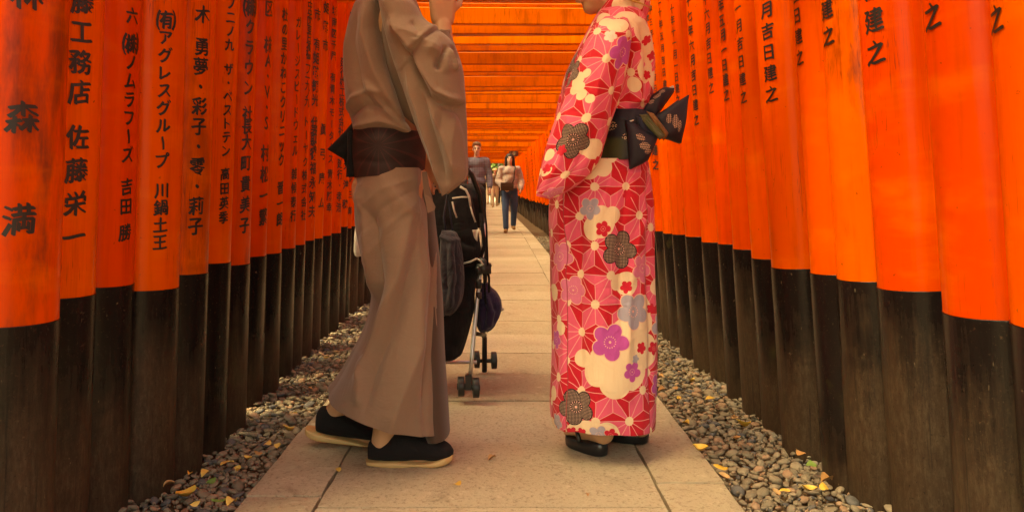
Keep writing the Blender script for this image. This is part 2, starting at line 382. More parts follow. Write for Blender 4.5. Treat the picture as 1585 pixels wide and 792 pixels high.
G1, G2 = 'yellow leaves on the left pebbles', 'yellow leaves on the right pebbles'
leaf(288, 772, 34, LY, 'largest curled golden leaf on the left pebbles near the bottom edge')
leaf(359, 779, 22, LY, 'orange yellow leaf beside the left rim of the paving at the bottom')
leaf(327, 746, 20, LG, 'small green leaf among the left pebbles')
leaf(338, 776, 22, LG, 'pale green leaf lying flat between yellow leaf and pebbles at bottom left')
for x, y_, s_ in ((352, 718, 24), (318, 734, 18), (293, 733, 10), (262, 751, 18), (302, 778, 16), (414, 685, 16), (445, 668, 18), (400, 700, 14), (383, 712, 15), (520, 548, 14), (505, 556, 10), (455, 640, 12), (368, 730, 16), (480, 600, 12), (430, 690, 15)):
    leaf(x, y_, s_, LY if random.random() < .7 else LB, 'small dry yellow leaf lying among the left pebbles', G1, .016)
leaf(1253, 762, 24, LY, 'bright yellow leaf standing tilted on the right pebbles near the bottom')
leaf(1256, 722, 22, LG, 'green leaf at the foot of a black post on the right')
leaf(1115, 722, 22, LY, 'golden leaf beside the right rim of the paving')
for x, y_, s_ in ((1280, 745, 26), (1275, 752, 20), (1142, 681, 14), (1137, 650, 12), (1136, 648, 13), (1070, 592, 13), (1052, 620, 12), (1100, 618, 18), (1062, 655, 12), (1150, 662, 22), (1085, 700, 24), (1240, 700, 18), (1120, 740, 18), (1022, 585, 14), (1025, 605, 16), (1200, 765, 18), (1045, 600, 10), (1215, 760, 16)):
    leaf(x, y_, s_, LY if random.random() < .5 else LB, 'small dry leaf lying among the right pebbles', G2, .016)
leaf(524, 727, 13, LY, 'small yellow leaf on the paving left of the black slip-on shoe', None, .004)
leaf(708, 747, 16, LY, 'small yellow leaf on the bare middle slab between the two people', None, .004)
leaf(910, 766, 10, LB, 'tiny dark curled leaf on the front slab below the woman', None, .004)
leaf(762, 710, 15, LB, 'thin brown leaf scrap on the slab between man and woman', None, .003)

# ------------------------------------------------------------------ torii gates
zL = [1.80, 2.05, 2.278, 2.456, 2.643, 2.855, 3.11, 3.48, 3.68, 4.0, 4.22, 4.49, 4.68, 4.96, 5.26, 5.5, 5.72, 6.04]
zR = [1.48, 1.76, 2.17, 2.40, 2.53, 2.826, 3.11, 3.31, 3.565, 3.92, 4.15, 4.44, 4.72, 4.98, 5.23, 5.5, 5.75, 6.02]
eL = [.975, 1.02, 1.02, .96, .943, .938, .945, .99, .975, .995, 1.0, 1.013, 1.005, 1.015, 1.017, 1.02, 1.035, 1.03]
eR = [.955, .975, 1.02, 1.0, .972, .948, .968, .955, .96, .978, .952, .948, .95, .955, .955, .96, .96, .96]
hL = [.575, .60, .60, .57, .596, .612, .585, .587, .583, .583, .585, .59, .59, .59, .59, .62, .60, .60]
hR = [.62, .60, .607, .605, .61, .60, .609, .629, .633, .62, .633, .628, .62, .62, .62, .62, .62, .62]
aL = []; z = 6.04
while z < 41.5:
    z += random.uniform(.235, .30); zL.append(z); zR.append(z + random.uniform(-.03, .03))
    eL.append(1.0 + random.uniform(-.03, .04)); eR.append(.965 + random.uniform(-.02, .03)); hL.append(.59 + random.uniform(-.03, .03)); hR.append(.61 + random.uniform(-.03, .03))
# unseen gates around the camera, added to cut light entering from behind
for k in range(6):
    y_ = 1.27 - .26 * k; zL.append(y_ + .22); zR.append(y_); eL.append(1.0); eR.append(.97); hL.append(.59); hR.append(.61)
NG = len(zL)
rL = [.112, .11, .108, .105, .10, .105, .135, .15, .125, .13, .11] + [random.uniform(.095, .108) for _ in range(NG)]
rR = [.12, .12, .115, .11, .105, .11, .105, .105, .105] + [random.uniform(.10, .112) for _ in range(NG)]
LEANL, LEANR = .035, .068
def post_meshes(r, h, seed, n=28, top=2.42):
    rd = random.Random(seed); ph = [rd.uniform(0, 6.3) for _ in range(4)]
    def ring(z, dr): return [((r + dr - .004 * z + .0012 * math.sin(3 * a + ph[0] + z) + .001 * math.sin(2.3 * z + ph[1])) * math.cos(a), (r + dr - .004 * z + .0012 * math.sin(3 * a + ph[0] + z)) * math.sin(a), z) for a in (2 * PI * j / n for j in range(n))]
    def cyl(name, zs, dr, m, caps):
        v = []; f = []
        for z in zs: v += ring(z, dr)
        for i in range(len(zs) - 1): f += [(i * n + j, i * n + (j + 1) % n, (i + 1) * n + (j + 1) % n, (i + 1) * n + j) for j in range(n)]
        if caps: f.append(tuple((len(zs) - 1) * n + j for j in range(n)))
        return mesh(name, v, f, m)
    return cyl('post', [h - .02, h + .3, h + .6, h + .9, h + 1.2, h + 1.5, top], 0, M['post'], True), cyl('post_base', [-.15, 0, .15, .3, .45, h - .008, h - .003, h - .0005], .0022, M['base'], True)
GL = {}
def glyph(ch, off, brush):
    k = (ch, off, brush)
    if k in GL: return GL[k]
    cu = bpy.data.curves.new('t', 'FONT'); cu.body = ch; cu.size = 1; cu.resolution_u = 2; cu.offset = off
    o = bpy.data.objects.new('t', cu); C.objects.link(o)
    me = bpy.data.meshes.new_from_object(o.evaluated_get(bpy.context.evaluated_depsgraph_get()))
    bpy.data.objects.remove(o); bpy.data.curves.remove(cu)
    bm = bmesh.new(); bm.from_mesh(me); bpy.data.meshes.remove(me)
    xs_ = [v.co.x for v in bm.verts]; cx_ = (min(xs_) + max(xs_)) / 2 if ch not in '一' else .5
    for v in bm.verts: v.co.x -= cx_; v.co.y -= .38
    step = .12
    for i in range(-4, 5):
        g = bm.verts[:] + bm.edges[:] + bm.faces[:]; bmesh.ops.bisect_plane(bm, geom=g, plane_co=(i * step, 0, 0), plane_no=(1, 0, 0))
    bmesh.ops.triangulate(bm, faces=bm.faces[:])
    bm.verts.index_update()
    V = np.array([v.co[:2] for v in bm.verts]); T = [tuple(v.index for v in f.verts) for f in bm.faces]; bm.free()
    if brush:   # slanted broad-brush weight: horizontals thin and rising, verticals and diagonals thick
        V = V.copy(); V[:, 1] += .12 * V[:, 0] + .018 * np.sin(6 * V[:, 0] + ord(ch)); V[:, 0] += .015 * np.sin(5 * V[:, 1] + ord(ch))
        Vs = []; Ts = []
        for q, (dx, dy, dl) in enumerate(((-.032, .024, 0), (-.011, .008, .0001), (.011, -.008, .0002), (.032, -.024, .0003))):
            Vs.append(np.column_stack((V[:, 0] + dx, V[:, 1] + dy, np.full(len(V), dl)))); Ts += [tuple(i + q * len(V) for i in t) for t in T]
        R_ = (np.concatenate(Vs), Ts)
    else: R_ = (np.column_stack((V, np.zeros(len(V)))), T)
    GL[k] = R_; return R_
def inscription(r, al, items, brush=True, off=-.003):
    """items: (character, height z, size in metres, shift along the face)"""
    vs = []; fs = []; n = 0
    for ch, z, s, dx in items:
        if ch in ' 　': continue
        V, T = glyph('ー' if ch == '|' else ch, off, brush)
        X, Y = V[:, 0].copy(), V[:, 1].copy()
        if ch in '|': X, Y = -Y * 1.0 + .0, X * .95          # long-vowel mark stands upright in a column
        x = X * s + dx; zz = z + Y * s
        rr_ = r - .004 * zz + .0018 + V[:, 2]
        a = al + x / r
        vs.append(np.column_stack((rr_ * np.cos(a), rr_ * np.sin(a), zz))); fs += [tuple(i + n for i in t) for t in T]; n += len(V)
    return mesh('inscription', np.concatenate(vs), fs, M['ink'], False) if vs else None
def spread(txt, y0, y1): return [(c, y0 + (y1 - y0) * i / max(1, len(txt) - 1)) for i, c in enumerate(txt)]
TL = {0: [(25, 62, spread('森', 180, 180) + spread('満', 337, 337) + spread('林', -10, -10))],
 1: [(107, 49, spread('藤工務店', -2, 139) + spread('佐藤栄一', 209, 364))],
 2: [(187, 34, spread('六', 18, 18) + spread('㈱ノムラフ|ズ', 62, 236) + spread('吉田', 286, 317) + spread('勝', 358, 358) + spread('二ノ', -60, -20))],
 3: [(248, 31, spread('㈲アグレスグル|プ', 30, 247) + spread('川鍋土王', 293, 373))],
 4: [(301, 36, spread('木', 20, 20) + spread('勇夢・彩子・零・莉子', 70, 348) + spread('鈴', -25, -25))],
 5: [(343, 25, spread('地一ノ二ノ九', -40, 66) + spread('ザ・ベストテン', 104, 231) + spread('高田英季', 267, 335))],
 6: [(377, 33, spread('㈱クラウン', 5, 132) + spread('社長', 173, 192) + spread('大町貴美子', 217, 347))],
 7: [(406, 28, spread('区', 6, 6) + spread('株A・V・S', 63, 186) + spread('村松一繁', 234, 334))],
 8: [(434, 22, spread('杜の里かねこクリニック', 18, 245) + spread('晋一朗', 289, 338))],
 9: [(454, 19, spread('ガレ|ジスピ|ドウェル', 30, 231) + spread('雑候泰行', 267, 333))],
 10: [(470, 17, spread('中央区東日本橋二ノ一九ノ九', 5, 155) + spread('ト|ヤク株式会社', 186, 332))],
 11: [(484, 20, spread('市', 20, 20) + spread('有姫路観光', 66, 153) + spread('代表取締役', 188, 237) + spread('福永知夫', 259, 326))],
 12: [(499, 19, spread('姫路市', 10, 68) + spread('眞弓康ム', 199, 313))],
 13: [(511, 15, spread('城南区千尾', 15, 85) + spread('有青木モ|タ|ス', 118, 245) + spread('青木勝幸', 268, 320))],
 14: [(526, 16, spread('延行機工株式会社', 95, 202) + spread('延行・孝浩', 252, 320))],
 15: [(535, 15, spread('尼崎市', 24, 58) + spread('大津穂', 255, 315))],
 16: [(545, 13, spread('大阪市北区', 10, 90) + spread('津波三郎', 250, 325))]}
TR = {0: [(1568, 62, spread('建之', -70, 3))], 1: [(1482, 58, spread('日建之', -115, 7))], 2: [(1381, 50, spread('吉日建之', -80, 72))],
 3: [(1302, 40, spread('月吉日建之', -120, 46))], 4: [(1246, 33, spread('吉日建之', -20, 80))], 5: [(1206, 33, spread('十一月吉日建之', -55, 141))],
 6: [(1164, 27, spread('十一月吉日建之', -23, 144))], 7: [(1129, 26, spread('十年五月一日建之', -22, 141))], 8: [(1097, 24, spread('十六月吉日建之', -8, 131))],
 9: [(1073, 23, spread('十七年六月吉日建之', -5, 181))], 10: [(1043, 19, spread('十年十一月一日建之', 8, 150))], 11: [(1027, 17, spread('二十年五月吉日建之', -5, 145))], 12: [(1014, 15, spread('十三年十一年吉日建', 12, 150))]}
DATES = ['平成十二年五月吉日建之', '平成十年十一月一日建之', '平成二年六月吉日建之', '平成九年正月吉日建之']
NAMES = ['京都市東山区木村工業株式会社', '大阪市中央区田中商店', '東京都港区山本製作所', '神戸市灘区青木建設']
beam_cache = {}
def beam(L, d, h, lift, m):
    """a timber lying along x, ends rising slightly"""
    n = 8; v = []; f = []
    for i in range(n + 1):
        t = i / n * 2 - 1; x = t * L / 2; up = lift * abs(t) ** 3
        v += [(x, -d / 2, up), (x, d / 2, up), (x, d / 2, up + h), (x, -d / 2, up + h)]
    for i in range(n):
        q = i * 4
        for j in range(4): f.append((q + j, q + (j + 1) % 4, q + 4 + (j + 1) % 4, q + 4 + j))
    f += [(3, 2, 1, 0), (n * 4, n * 4 + 1, n * 4 + 2, n * 4 + 3)]
    return bevelled(mesh('beam', v, f, m, False), .006)
NUKI = [beam(2.75, .062, h, 0, M['beam']) for h in (.11, .125, .14)]
KASA = [beam(3.1, d, .13, .05, M['beam']) for d in (.075, .085)]; CAPM = [beam(3.2, .10, .03, .05, M['cap'])]
pool = [post_meshes(random.choice((.098, .103, .108)), h, 100 + i, 20) for i, h in enumerate((.57, .58, .59, .60, .61, .62))]
poolr = [(.098, .103, .108)]
ipool = {}
def far_text(side, r, al, k):
    key = (side, k % 4, round(al, 1))
    if key not in ipool:
        t = (NAMES if side < 0 else DATES)[k % 4]; s = .062
        ipool[key] = inscription(r, al, [(c, 1.86 - i * .083, s, 0) for i, c in enumerate(t)], False, .02)
    return ipool[key]
LAB = {0: 'front torii gate whose left post carries huge black characters and brown weather stains', 1: 'torii gate with large bold characters on its left post, second from the left edge',
 2: 'torii gate, third post from the left edge, lettered in medium characters', 3: 'torii gate, fourth post from the left edge, its column starting with a bracketed sign',
 4: 'torii gate, fifth post from the left edge, characters spaced by round dots', 5: 'torii gate, sixth post from the left edge, two columns parts of thin small characters',
 6: 'torii gate, seventh post from the left edge, bold characters reaching the black base', 7: 'torii gate whose left post bears Latin capital letters A V S',
 8: 'torii gate, ninth post from the left edge, just after the post with Latin letters', 9: 'torii gate, tenth post from the left edge, narrow column of long-stroked letters',
 10: 'torii gate, eleventh post from the left edge, densely lettered in small characters', 11: 'torii gate, twelfth post from the left edge, lettered in four short blocks',
 12: 'torii gate, thirteenth post from the left edge, four widely spaced characters above the base', 13: 'torii gate, fourteenth post from the left edge, near the back of the man in brown',
 14: 'torii gate whose left post stands just behind the sash knot of the man in brown', 15: 'torii gate whose left post is the last lettered one before the man in brown'}
def edge_px(c, r, y): return VX + F * math.tan(math.atan2(c, y) - math.copysign(math.asin(r / math.hypot(c, y)), c))
gate_proto = None
for i in range(NG):
    yl_, yr_ = zL[i], zR[i]; ym = (yl_ + yr_) / 2; a, b = cxz(ym)
    near = i < 18
    g = empty('torii_gate', (a, ym, b), label=LAB.get(i, 'vermilion torii gate in the close-set row receding down the tunnel'), cat='torii gate', group='torii gates lining the path')
    zn = 2.0 + random.uniform(-.085, .085)
    for side, yy, e_, r_, h_, lean in ((-1, yl_, eL[i], rL[i], hL[i], LEANL), (1, yr_, eR[i], rR[i], hR[i], LEANR)):
        if near: pm, bm_ = post_meshes(r_, h_, i * 2 + (side > 0))
        else:
            q = random.randrange(6); pm, bm_ = pool[q]; r_ = .103
        c_ = e_ + r_ + .004
        if side < 0 and i in (0, 6): pm = pm.copy(); pm.materials[0] = M['post_old']
        p = link('post', pm, g); p.location = (side * c_, yy - ym, 0); p.rotation_euler = (0, -side * (lean + random.uniform(-.004, .004)), 0)
        bo = link('post_base', bm_, p)
        ins = None; cd = math.atan2(-yy, -side * c_)
        T_ = (TL if side < 0 else TR).get(i)
        if T_:
            px, size, chars = T_[0]; items = []
            pc = VX + F * side * c_ / yy
            topshift = lean * .9 * F / yy * (1 if side < 0 else -1)
            s_ = max(-.88, min(.88, (px - pc - topshift) * math.hypot(c_, yy) / F / r_)); al = cd + math.asin(s_)
            dist = yy - .6 * r_
            blocks = []; last = None
            for ch, py in chars:
                zz = CH - (py - HY) * dist / F; it = (ch, zz, size * (.82 if i < 7 or side > 0 else 1.0) * dist / F * {'・': .9, '㈱': 1.35, '㈲': 1.35}.get(ch, 1), 0)
                if zz > 2.3: continue
                if last is None or abs(last - py) > size * 1.55: blocks.append([])
                blocks[-1].append(it); last = py
            for bl_ in blocks: link('inscription', inscription(r_, al, bl_, i < 10, -.003 if i < 7 else (.0 if i < 10 else .022)), p)
        elif i < 16 or (side > 0 and yy < 24) or yy < 9:
            al = cd + (1 if side < 0 else -1) * .75
            ins = inscription(r_, al, [(c, 1.86 - k * .085, .065, 0) for k, c in enumerate((NAMES if side < 0 else DATES)[i % 4])], False, .02) if near else far_text(side, r_, al, i)
        if ins: link('inscription', ins, p)
    xo = -.0
    n_ = link('tie_beam', random.choice(NUKI), g); n_.location = (xo, 0, zn); sk = math.atan2(yr_ - yl_, 2.0); n_.rotation_euler = (random.uniform(-.03, .03), random.uniform(-.008, .008), sk)
    k_ = link('lintel', random.choice(KASA), g); k_.location = (xo, 0, 2.36 + random.uniform(-.03, .03)); k_.rotation_euler = (0, random.uniform(-.006, .006), sk)
    cp_ = link('lintel_cap', CAPM[0], k_); cp_.location = (0, 0, .1305)

# ------------------------------------------------------------------ lofted cloth
def cat(p, t):
    """Catmull-Rom through rows of p at parameters t in 0..n-1"""
    p = np.asarray(p, float); n = len(p); i = np.clip(np.floor(t).astype(int), 0, n - 2); u = (t - i)[:, None]
    g = lambda k: p[np.clip(k, 0, n - 1)]
    p0, p1, p2, p3 = g(i - 1), g(i), g(i + 1), g(i + 2)
    return .5 * ((2 * p1) + (-p0 + p2) * u + (2 * p0 - 5 * p1 + 4 * p2 - p3) * u * u + (-p0 + 3 * p1 - 3 * p2 + p3) * u ** 3)
def polyd(X, Y, pts):
    """distance and signed side to a polyline, with position along it"""
    best = np.full(X.shape, 1e9); sg = np.zeros(X.shape); tt = np.zeros(X.shape); n = len(pts) - 1
    for k in range(n):
        ax, ay = pts[k]; bx, by = pts[k + 1]; dx, dy = bx - ax, by - ay; L2 = dx * dx + dy * dy
        t = np.clip(((X - ax) * dx + (Y - ay) * dy) / L2, 0, 1); ex, ey = X - ax - t * dx, Y - ay - t * dy; d = np.hypot(ex, ey)
        m = d < best; best = np.where(m, d, best); sg = np.where(m, np.sign(dx * ey - dy * ex), sg); tt = np.where(m, (k + t) / n, tt)
    return best, sg, tt
class Loft:
    """closed rings between a left and a right outline; each ring is (Lx,Ly,Rx,Ry,depth,half thickness,[exponent])"""
    def __init__(s, rings, rows=140, n=160, hem=True, folds=(), wob=0.0, seed=0, close=False):
        rg = []
        for r in rings:
            Lx, Ly, Rx, Ry, d, D = r[:6]; e = r[6] if len(r) > 6 else 2.2
            a, b = P(Lx, Ly, d), P(Rx, Ry, d); rg.append((a.x, a.z, b.x, b.z, d, D, e))
        t = np.linspace(0, len(rg) - 1, rows); q = cat(rg, t)
        ang = PI / 2 + np.linspace(0, 2 * PI, n, endpoint=False) + PI / n
        ca, sa = np.cos(ang), np.sin(ang)
        mx, mz = (q[:, 0] + q[:, 2]) / 2, (q[:, 1] + q[:, 3]) / 2; hx, hz = (q[:, 2] - q[:, 0]) / 2, (q[:, 3] - q[:, 1]) / 2
        e = q[:, 6][:, None]; cc = np.sign(ca) * np.abs(ca) ** (2 / e); ss = np.sign(sa) * np.abs(sa) ** (2 / e)
        X = mx[:, None] + hx[:, None] * cc; Z = mz[:, None] + hz[:, None] * cc; Y = q[:, 4][:, None] + np.maximum(q[:, 5], .002)[:, None] * ss
        G = np.stack((X, Y, Z), -1)
        def nrm(G):
            du = np.roll(G, -1, 1) - np.roll(G, 1, 1); dv = np.gradient(G, axis=0); N = np.cross(du, dv); N /= np.linalg.norm(N, axis=2, keepdims=True) + 1e-9
            ctr = G.mean(1, keepdims=True)
            if ((N * (G - ctr)).sum() < 0): N = -N
            return N
        N = nrm(G); d0 = q[:, 4][:, None]
        px = X * F / d0 + VX; py = HY - (Z - CH) * F / d0
        near = np.clip(-ss * 1.4 + .35, 0, 1); near = near * near * (3 - 2 * near)
        disp = np.zeros_like(X)
        for fd in folds:
            kind, pts, amp, w = fd[:4]; d, sg, tt = polyd(px, py, pts); fade = np.clip(np.minimum(tt, 1 - tt) * 6 + (.0 if len(fd) < 5 else fd[4]), 0, 1)
            if kind == 'r': disp += near * amp * (.55 * np.exp(-(d / w) ** 2) + .45 * np.exp(-d / (w * .6))) * fade
            else:       # a lap: raised on one side of the line, fading away from it
                sd_ = d * sg; disp += near * amp * (1 / (1 + np.exp(-sd_ / w))) * np.exp(-np.maximum(sd_, 0) / (w * 14)) * fade
        if wob:
            rd = np.random.default_rng(seed); A = ang[None, :]; tv = np.linspace(0, 1, rows)[:, None]
            for k in range(5): disp += (1 - near * .75) * wob * np.sin((3 + 2 * k) * A + rd.uniform(0, 6) + 2.5 * tv * rd.uniform(-1, 1)) / (1 + .5 * k) * (.25 + tv)
        # soft random drape
        rd = np.random.default_rng(seed + 9)
        for k in range(7):
            kx, ky, ph = rd.uniform(-.10, .10), rd.uniform(-.03, .03), rd.uniform(0, 6.3); disp += .0011 * np.sin(kx * px + ky * py + ph)
        G = G + N * disp[..., None]
        s.px, s.py, s.near = px, py, -ss
        # cloth coordinates in metres
        du = np.linalg.norm(np.diff(G, axis=1, append=G[:, :1]), axis=2); u = np.cumsum(du, 1) - du; mid = n // 2; u = u - u[:, mid:mid + 1]
        dv = np.linalg.norm(np.diff(G[:, mid], axis=0), axis=1); v = -np.concatenate(([0], np.cumsum(dv)))
        s.UV = np.stack((u, np.repeat(v[:, None], n, 1)), -1); s.G = G; s.N = N
        V = G.reshape(-1, 3); uv = s.UV.reshape(-1, 2); f = []
        for i in range(rows - 1):
            for j in range(n): f.append((i * n + j, i * n + (j + 1) % n, (i + 1) * n + (j + 1) % n, (i + 1) * n + j))
        V = list(V); uv = list(uv)
        if hem:      # the cloth turns under and runs back up inside
            for k, (row, ins) in enumerate(((rows - 1, .004), (rows - 3, .008), (rows - 12, .010))):
                b = len(V)
                for j in range(n): V.append(G[row, j] - N[row, j] * ins); uv.append(uv[(rows - 1) * n + j])
                a0 = (rows - 1) * n if k == 0 else b - n
                for j in range(n): f.append((a0 + j, a0 + (j + 1) % n, b + (j + 1) % n, b + j))
        if close:
            for row in ((0, rows - 1) if close is True else (close - 2,)):
                if row == rows - 1: f.append(tuple((rows - 1) * n + j for j in range(n))[::-1])
                elif row == 0: f.append(tuple(range(n)))
        s.V, s.f, s.uv = V, f, uv
    def build(s, name, m, parent, **k):
        o = link(name, mesh(name, s.V, s.f, m, True, s.uv), parent, **k); return o
    def at(s, x, y):
        d = (s.px - x) ** 2 + (s.py - y) ** 2 + np.where(s.near < -.02, 1e6, 0); i = np.unravel_index(np.argmin(d), d.shape); return s.UV[i]
def remesh(mb, name, m, parent, vox, it=3, **k):
    o = link(name, mesh(name, mb.v, mb.f, m), parent)
    r = o.modifiers.new('r', 'REMESH'); r.mode = 'VOXEL'; r.voxel_size = vox; r.use_smooth_shade = True
    sm = o.modifiers.new('s', 'SMOOTH'); sm.iterations = it; sm.factor = .5
    dg = bpy.context.evaluated_depsgraph_get(); me = bpy.data.meshes.new_from_object(o.evaluated_get(dg)); o.modifiers.clear(); old = o.data; o.data = me; bpy.data.meshes.remove(old); me.name = name
    me.polygons.foreach_set('use_smooth', [True] * len(me.polygons))
    return setp(o, **k)
def caps(mb, p0, p1, r0, r1):
    p0, p1 = Vector(p0), Vector(p1); k = 5
    ax = (p1 - p0).normalized(); pts = []; rs = []
    for i in range(k): a = -PI / 2 + PI / 2 * (i + .3) / k; pts.append(p0 + ax * r0 * math.sin(a)); rs.append(r0 * math.cos(a))
    pts += [p0.lerp(p1, t) for t in (0, .35, .7, 1)]; rs += [r0 + (r1 - r0) * t for t in (0, .35, .7, 1)]
    for i in range(k): a = PI / 2 * (i + .7) / k; pts.append(p1 + ax * r1 * math.sin(a)); rs.append(r1 * math.cos(a))
    mb.tube(pts, rs, 14)
def head(mb, c, s, fx, up=Vector((0, 0, 1))):
    """head shape facing direction fx; s = scale (1 = 0.23 m tall)"""
    fx = Vector(fx).normalized(); sx = up.cross(fx).normalized(); up = fx.cross(sx)
    R = Matrix((sx, fx, up)).transposed(); c = Vector(c); w = lambda x, y, z: c + R @ Vector((x, y, z)) * s
    mb.ell(w(0, -.015, .03), (.073 * s, .092 * s, .088 * s), 18, 12, R); mb.ell(w(0, .03, -.03), (.056 * s, .062 * s, .085 * s), 16, 10, R)
    mb.ell(w(0, .055, -.088), (.03 * s, .03 * s, .026 * s), 12, 8, R)
    caps(mb, w(0, .088, .018), w(0, .108, -.022), .009 * s, .014 * s); mb.ell(w(0, .09, -.058), (.026 * s, .012 * s, .012 * s), 12, 8, R)
    for q in (-1, 1): mb.ell(w(q * .074, -.005, -.005), (.010 * s, .020 * s, .030 * s), 10, 8, R); mb.ell(w(q * .032, .078, .03), (.022 * s, .012 * s, .008 * s), 10, 6, R)
    return w, R
def face_bits(parent, w, R, s):
    for q in (-1, 1):
        MB().ell(w(q * .031, .082, .012), (.012 * s, .006 * s, .006 * s), 10, 6, R).build('eye', M['eye'], parent)
        MB().ell(w(q * .032, .089, .034), (.019 * s, .005 * s, .0035 * s), 10, 6, R).build('eyebrow', M['hair'], parent)
    MB().ell(w(0, .096, -.056), (.022 * s, .008 * s, .007 * s), 10, 6, R).build('mouth', M['lip'], parent)
def hand(mb, wr, dirn, palm_n, s=1.0, curl=.6, flip=1):
    """palm and five bent fingers; dirn = wrist to knuckles, palm_n = the way the palm faces"""
    d = Vector(dirn).normalized(); n = Vector(palm_n); n = (n - d * n.dot(d)).normalized(); a = d.cross(n) * flip; wr = Vector(wr)
    for q, L in ((-.03, .078), (-.011, .086), (.010, .085), (.029, .076)):
        caps(mb, wr + a * q * .6 * s, wr + (a * q + d * L) * s, .017 * s, .0125 * s)
    for q, L0, ln in ((-.032, .078, .062), (-.011, .088, .075), (.011, .086, .070), (.031, .076, .055)):
        p = wr + (a * q + d * L0) * s; th = 0; r = .0088 * s
        for k, fr in enumerate((.45, .32, .26)):
            th += curl * (1.0 if k else .6); v = d * math.cos(th) + n * math.sin(th); p2 = p + (v + a * q * .8) * ln * fr * s; caps(mb, p, p2, r, r * .88); p = p2; r *= .88
    p = wr + (d * .025 - a * .026) * s; r = .0115 * s
    for v, L in ((d * .6 - a * .75 + n * .25, .042), (d * .8 - a * .35 + n * .4, .032), (d * .8 + n * .5 - a * .05, .026)):
        p2 = p + v.normalized() * L * s; caps(mb, p, p2, r, r * .85); p = p2; r *= .85

# ------------------------------------------------------------------ the man in brown
man = empty('person', (P(610, 717, 2.68).x, 2.68, 0), label='man in a brown kimono with dark sash, striding right with one hand raised', cat='person')
mo = man.matrix_basis.inverted()
def parent_keep(o, par):
    o.parent = par; o.matrix_parent_inverse = par.matrix_basis.inverted(); return o
DM = 2.68
body = MB()
Q = lambda x, y, d: P(x, y, d)
pel = Q(608, 290, DM)
body.ell(Q(606, 295, DM), (.13, .15, .12)); body.ell(Q(598, 180, DM), (.11, .14, .2)); body.ell(Q(596, 80, DM), (.10, .14, .15))
caps(body, Q(594, 20, DM), Q(606, -50, DM), .065, .055)
w_, R_ = head(body, Q(628, -105, DM), 1.05, (1, -.05, -.05))
caps(body, Q(612, 300, DM - .08), Q(630, 500, DM - .07), .085, .06); caps(body, Q(630, 500, DM - .07), Q(592, 684, DM - .06), .056, .036)   # right (near) leg
caps(body, Q(610, 300, DM + .08), Q(612, 495, DM + .08), .080, .055); caps(body, Q(612, 495, DM + .08), Q(517, 640, DM + .12), .046, .034)
caps(body, Q(592, 690, DM - .06), Q(665, 706, DM - .06), .034, .025); caps(body, Q(505, 645, DM + .12), Q(575, 678, DM + .12), .034, .025)
sh = Q(604, 36, DM - .135); el = Q(690, 112, DM - .17); wr = Q(685, 42, DM - .13)
caps(body, Q(598, 38, DM), sh, .06, .05); caps(body, sh, el, .046, .034); caps(body, el, wr, .034, .028)
hand(body, Q(685, 30, DM - .125), (-.04, .05, 1), (-.45, .9, .05), 1.1, .5, 1)
sh2 = Q(600, 25, DM + .17); el2 = Q(625, 150, DM + .2); wr2 = Q(655, 240, DM + .15)
caps(body, Q(594, 30, DM), sh2, .07, .06); caps(body, sh2, el2, .05, .042); caps(body, el2, wr2, .042, .029); hand(body, wr2, (.4, -.2, -1), (0, -1, 0), 1.0, .4, 1)
bo = remesh(body, 'body', M['skin'], None, .0052, 3); parent_keep(bo, man)
face = empty('tmp'); bpy.data.objects.remove(face)
for q in (-1, 1):
    parent_keep(MB().ell(w_(q * .031, .084, .012), (.006, .012, .006), 10, 6).build('eye', M['eye'], None), man)
hr = MB(); hr.ell(w_(0, -.03, .05), (.088, .10, .082), 18, 12, R_); hr.ell(w_(0, -.06, -.0), (.078, .06, .08), 16, 10, R_); parent_keep(remesh(hr, 'hair', M['hair'], None, .008, 2), man)
# skirt, under panel, torso, sleeve
skf = [('r', [(600, 268), (640, 330), (628, 420), (585, 520), (556, 600)], 0.0300, 14.45), ('r', [(565, 300), (592, 350), (598, 430), (580, 500), (552, 575)], -0.0300, 12.75),
       ('r', [(560, 285), (575, 330), (583, 400), (584, 470)], 0.0210, 10.20), ('r', [(648, 285), (650, 380), (625, 480), (590, 560), (575, 630)], -0.0240, 12.75),
       ('r', [(655, 300), (662, 420), (655, 520), (628, 600), (610, 665)], 0.0240, 13.60), ('r', [(668, 320), (672, 430), (668, 540), (655, 660)], -0.0150, 7.65),
       ('r', [(557, 330), (600, 296), (645, 278)], .005, 5), ('r', [(560, 372), (602, 322), (650, 292)], -.006, 5), ('r', [(566, 410), (608, 352), (652, 306)], .006, 5), ('r', [(562, 520), (572, 575), (566, 610)], .010, 8),
       ('l', [(650, 262), (652, 330), (656, 420), (658, 520), (660, 600), (660, 672)], 0.0180, 1.70, 1), ('r', [(667, 300), (674, 380), (677, 470), (679, 560), (681, 680)], 0.0150, 2.55, 1)]
sk = Loft([(551, 262, 657, 262, DM, .172), (553, 285, 660, 285, DM, .178), (551, 315, 666, 315, DM, .186), (553, 352, 672, 358, DM, .19), (563, 398, 678, 412, DM, .188), (574, 436, 681, 462, DM, .186),
           (574, 470, 683, 508, DM, .186), (564, 513, 684, 553, DM, .19), (545, 556, 685, 597, DM, .195), (524, 592, 686, 636, DM, .195), (511, 612, 689, 662, DM, .19)], 170, 200, True, skf, .010, 3)
parent_keep(sk.build('kimono_skirt', M['brown'], None), man)
un = Loft([(640, 280, 663, 280, DM - .01, .06), (645, 330, 674, 340, DM - .01, .08), (650, 450, 685, 450, DM - .01, .09), (655, 550, 688, 552, DM - .01, .10), (658, 640, 693, 637, DM - .01, .10), (660, 674, 695, 668, DM - .01, .10)], 60, 60, True, (), 0, 5)
parent_keep(un.build('kimono_under_panel', M['brown_in'], None), man)
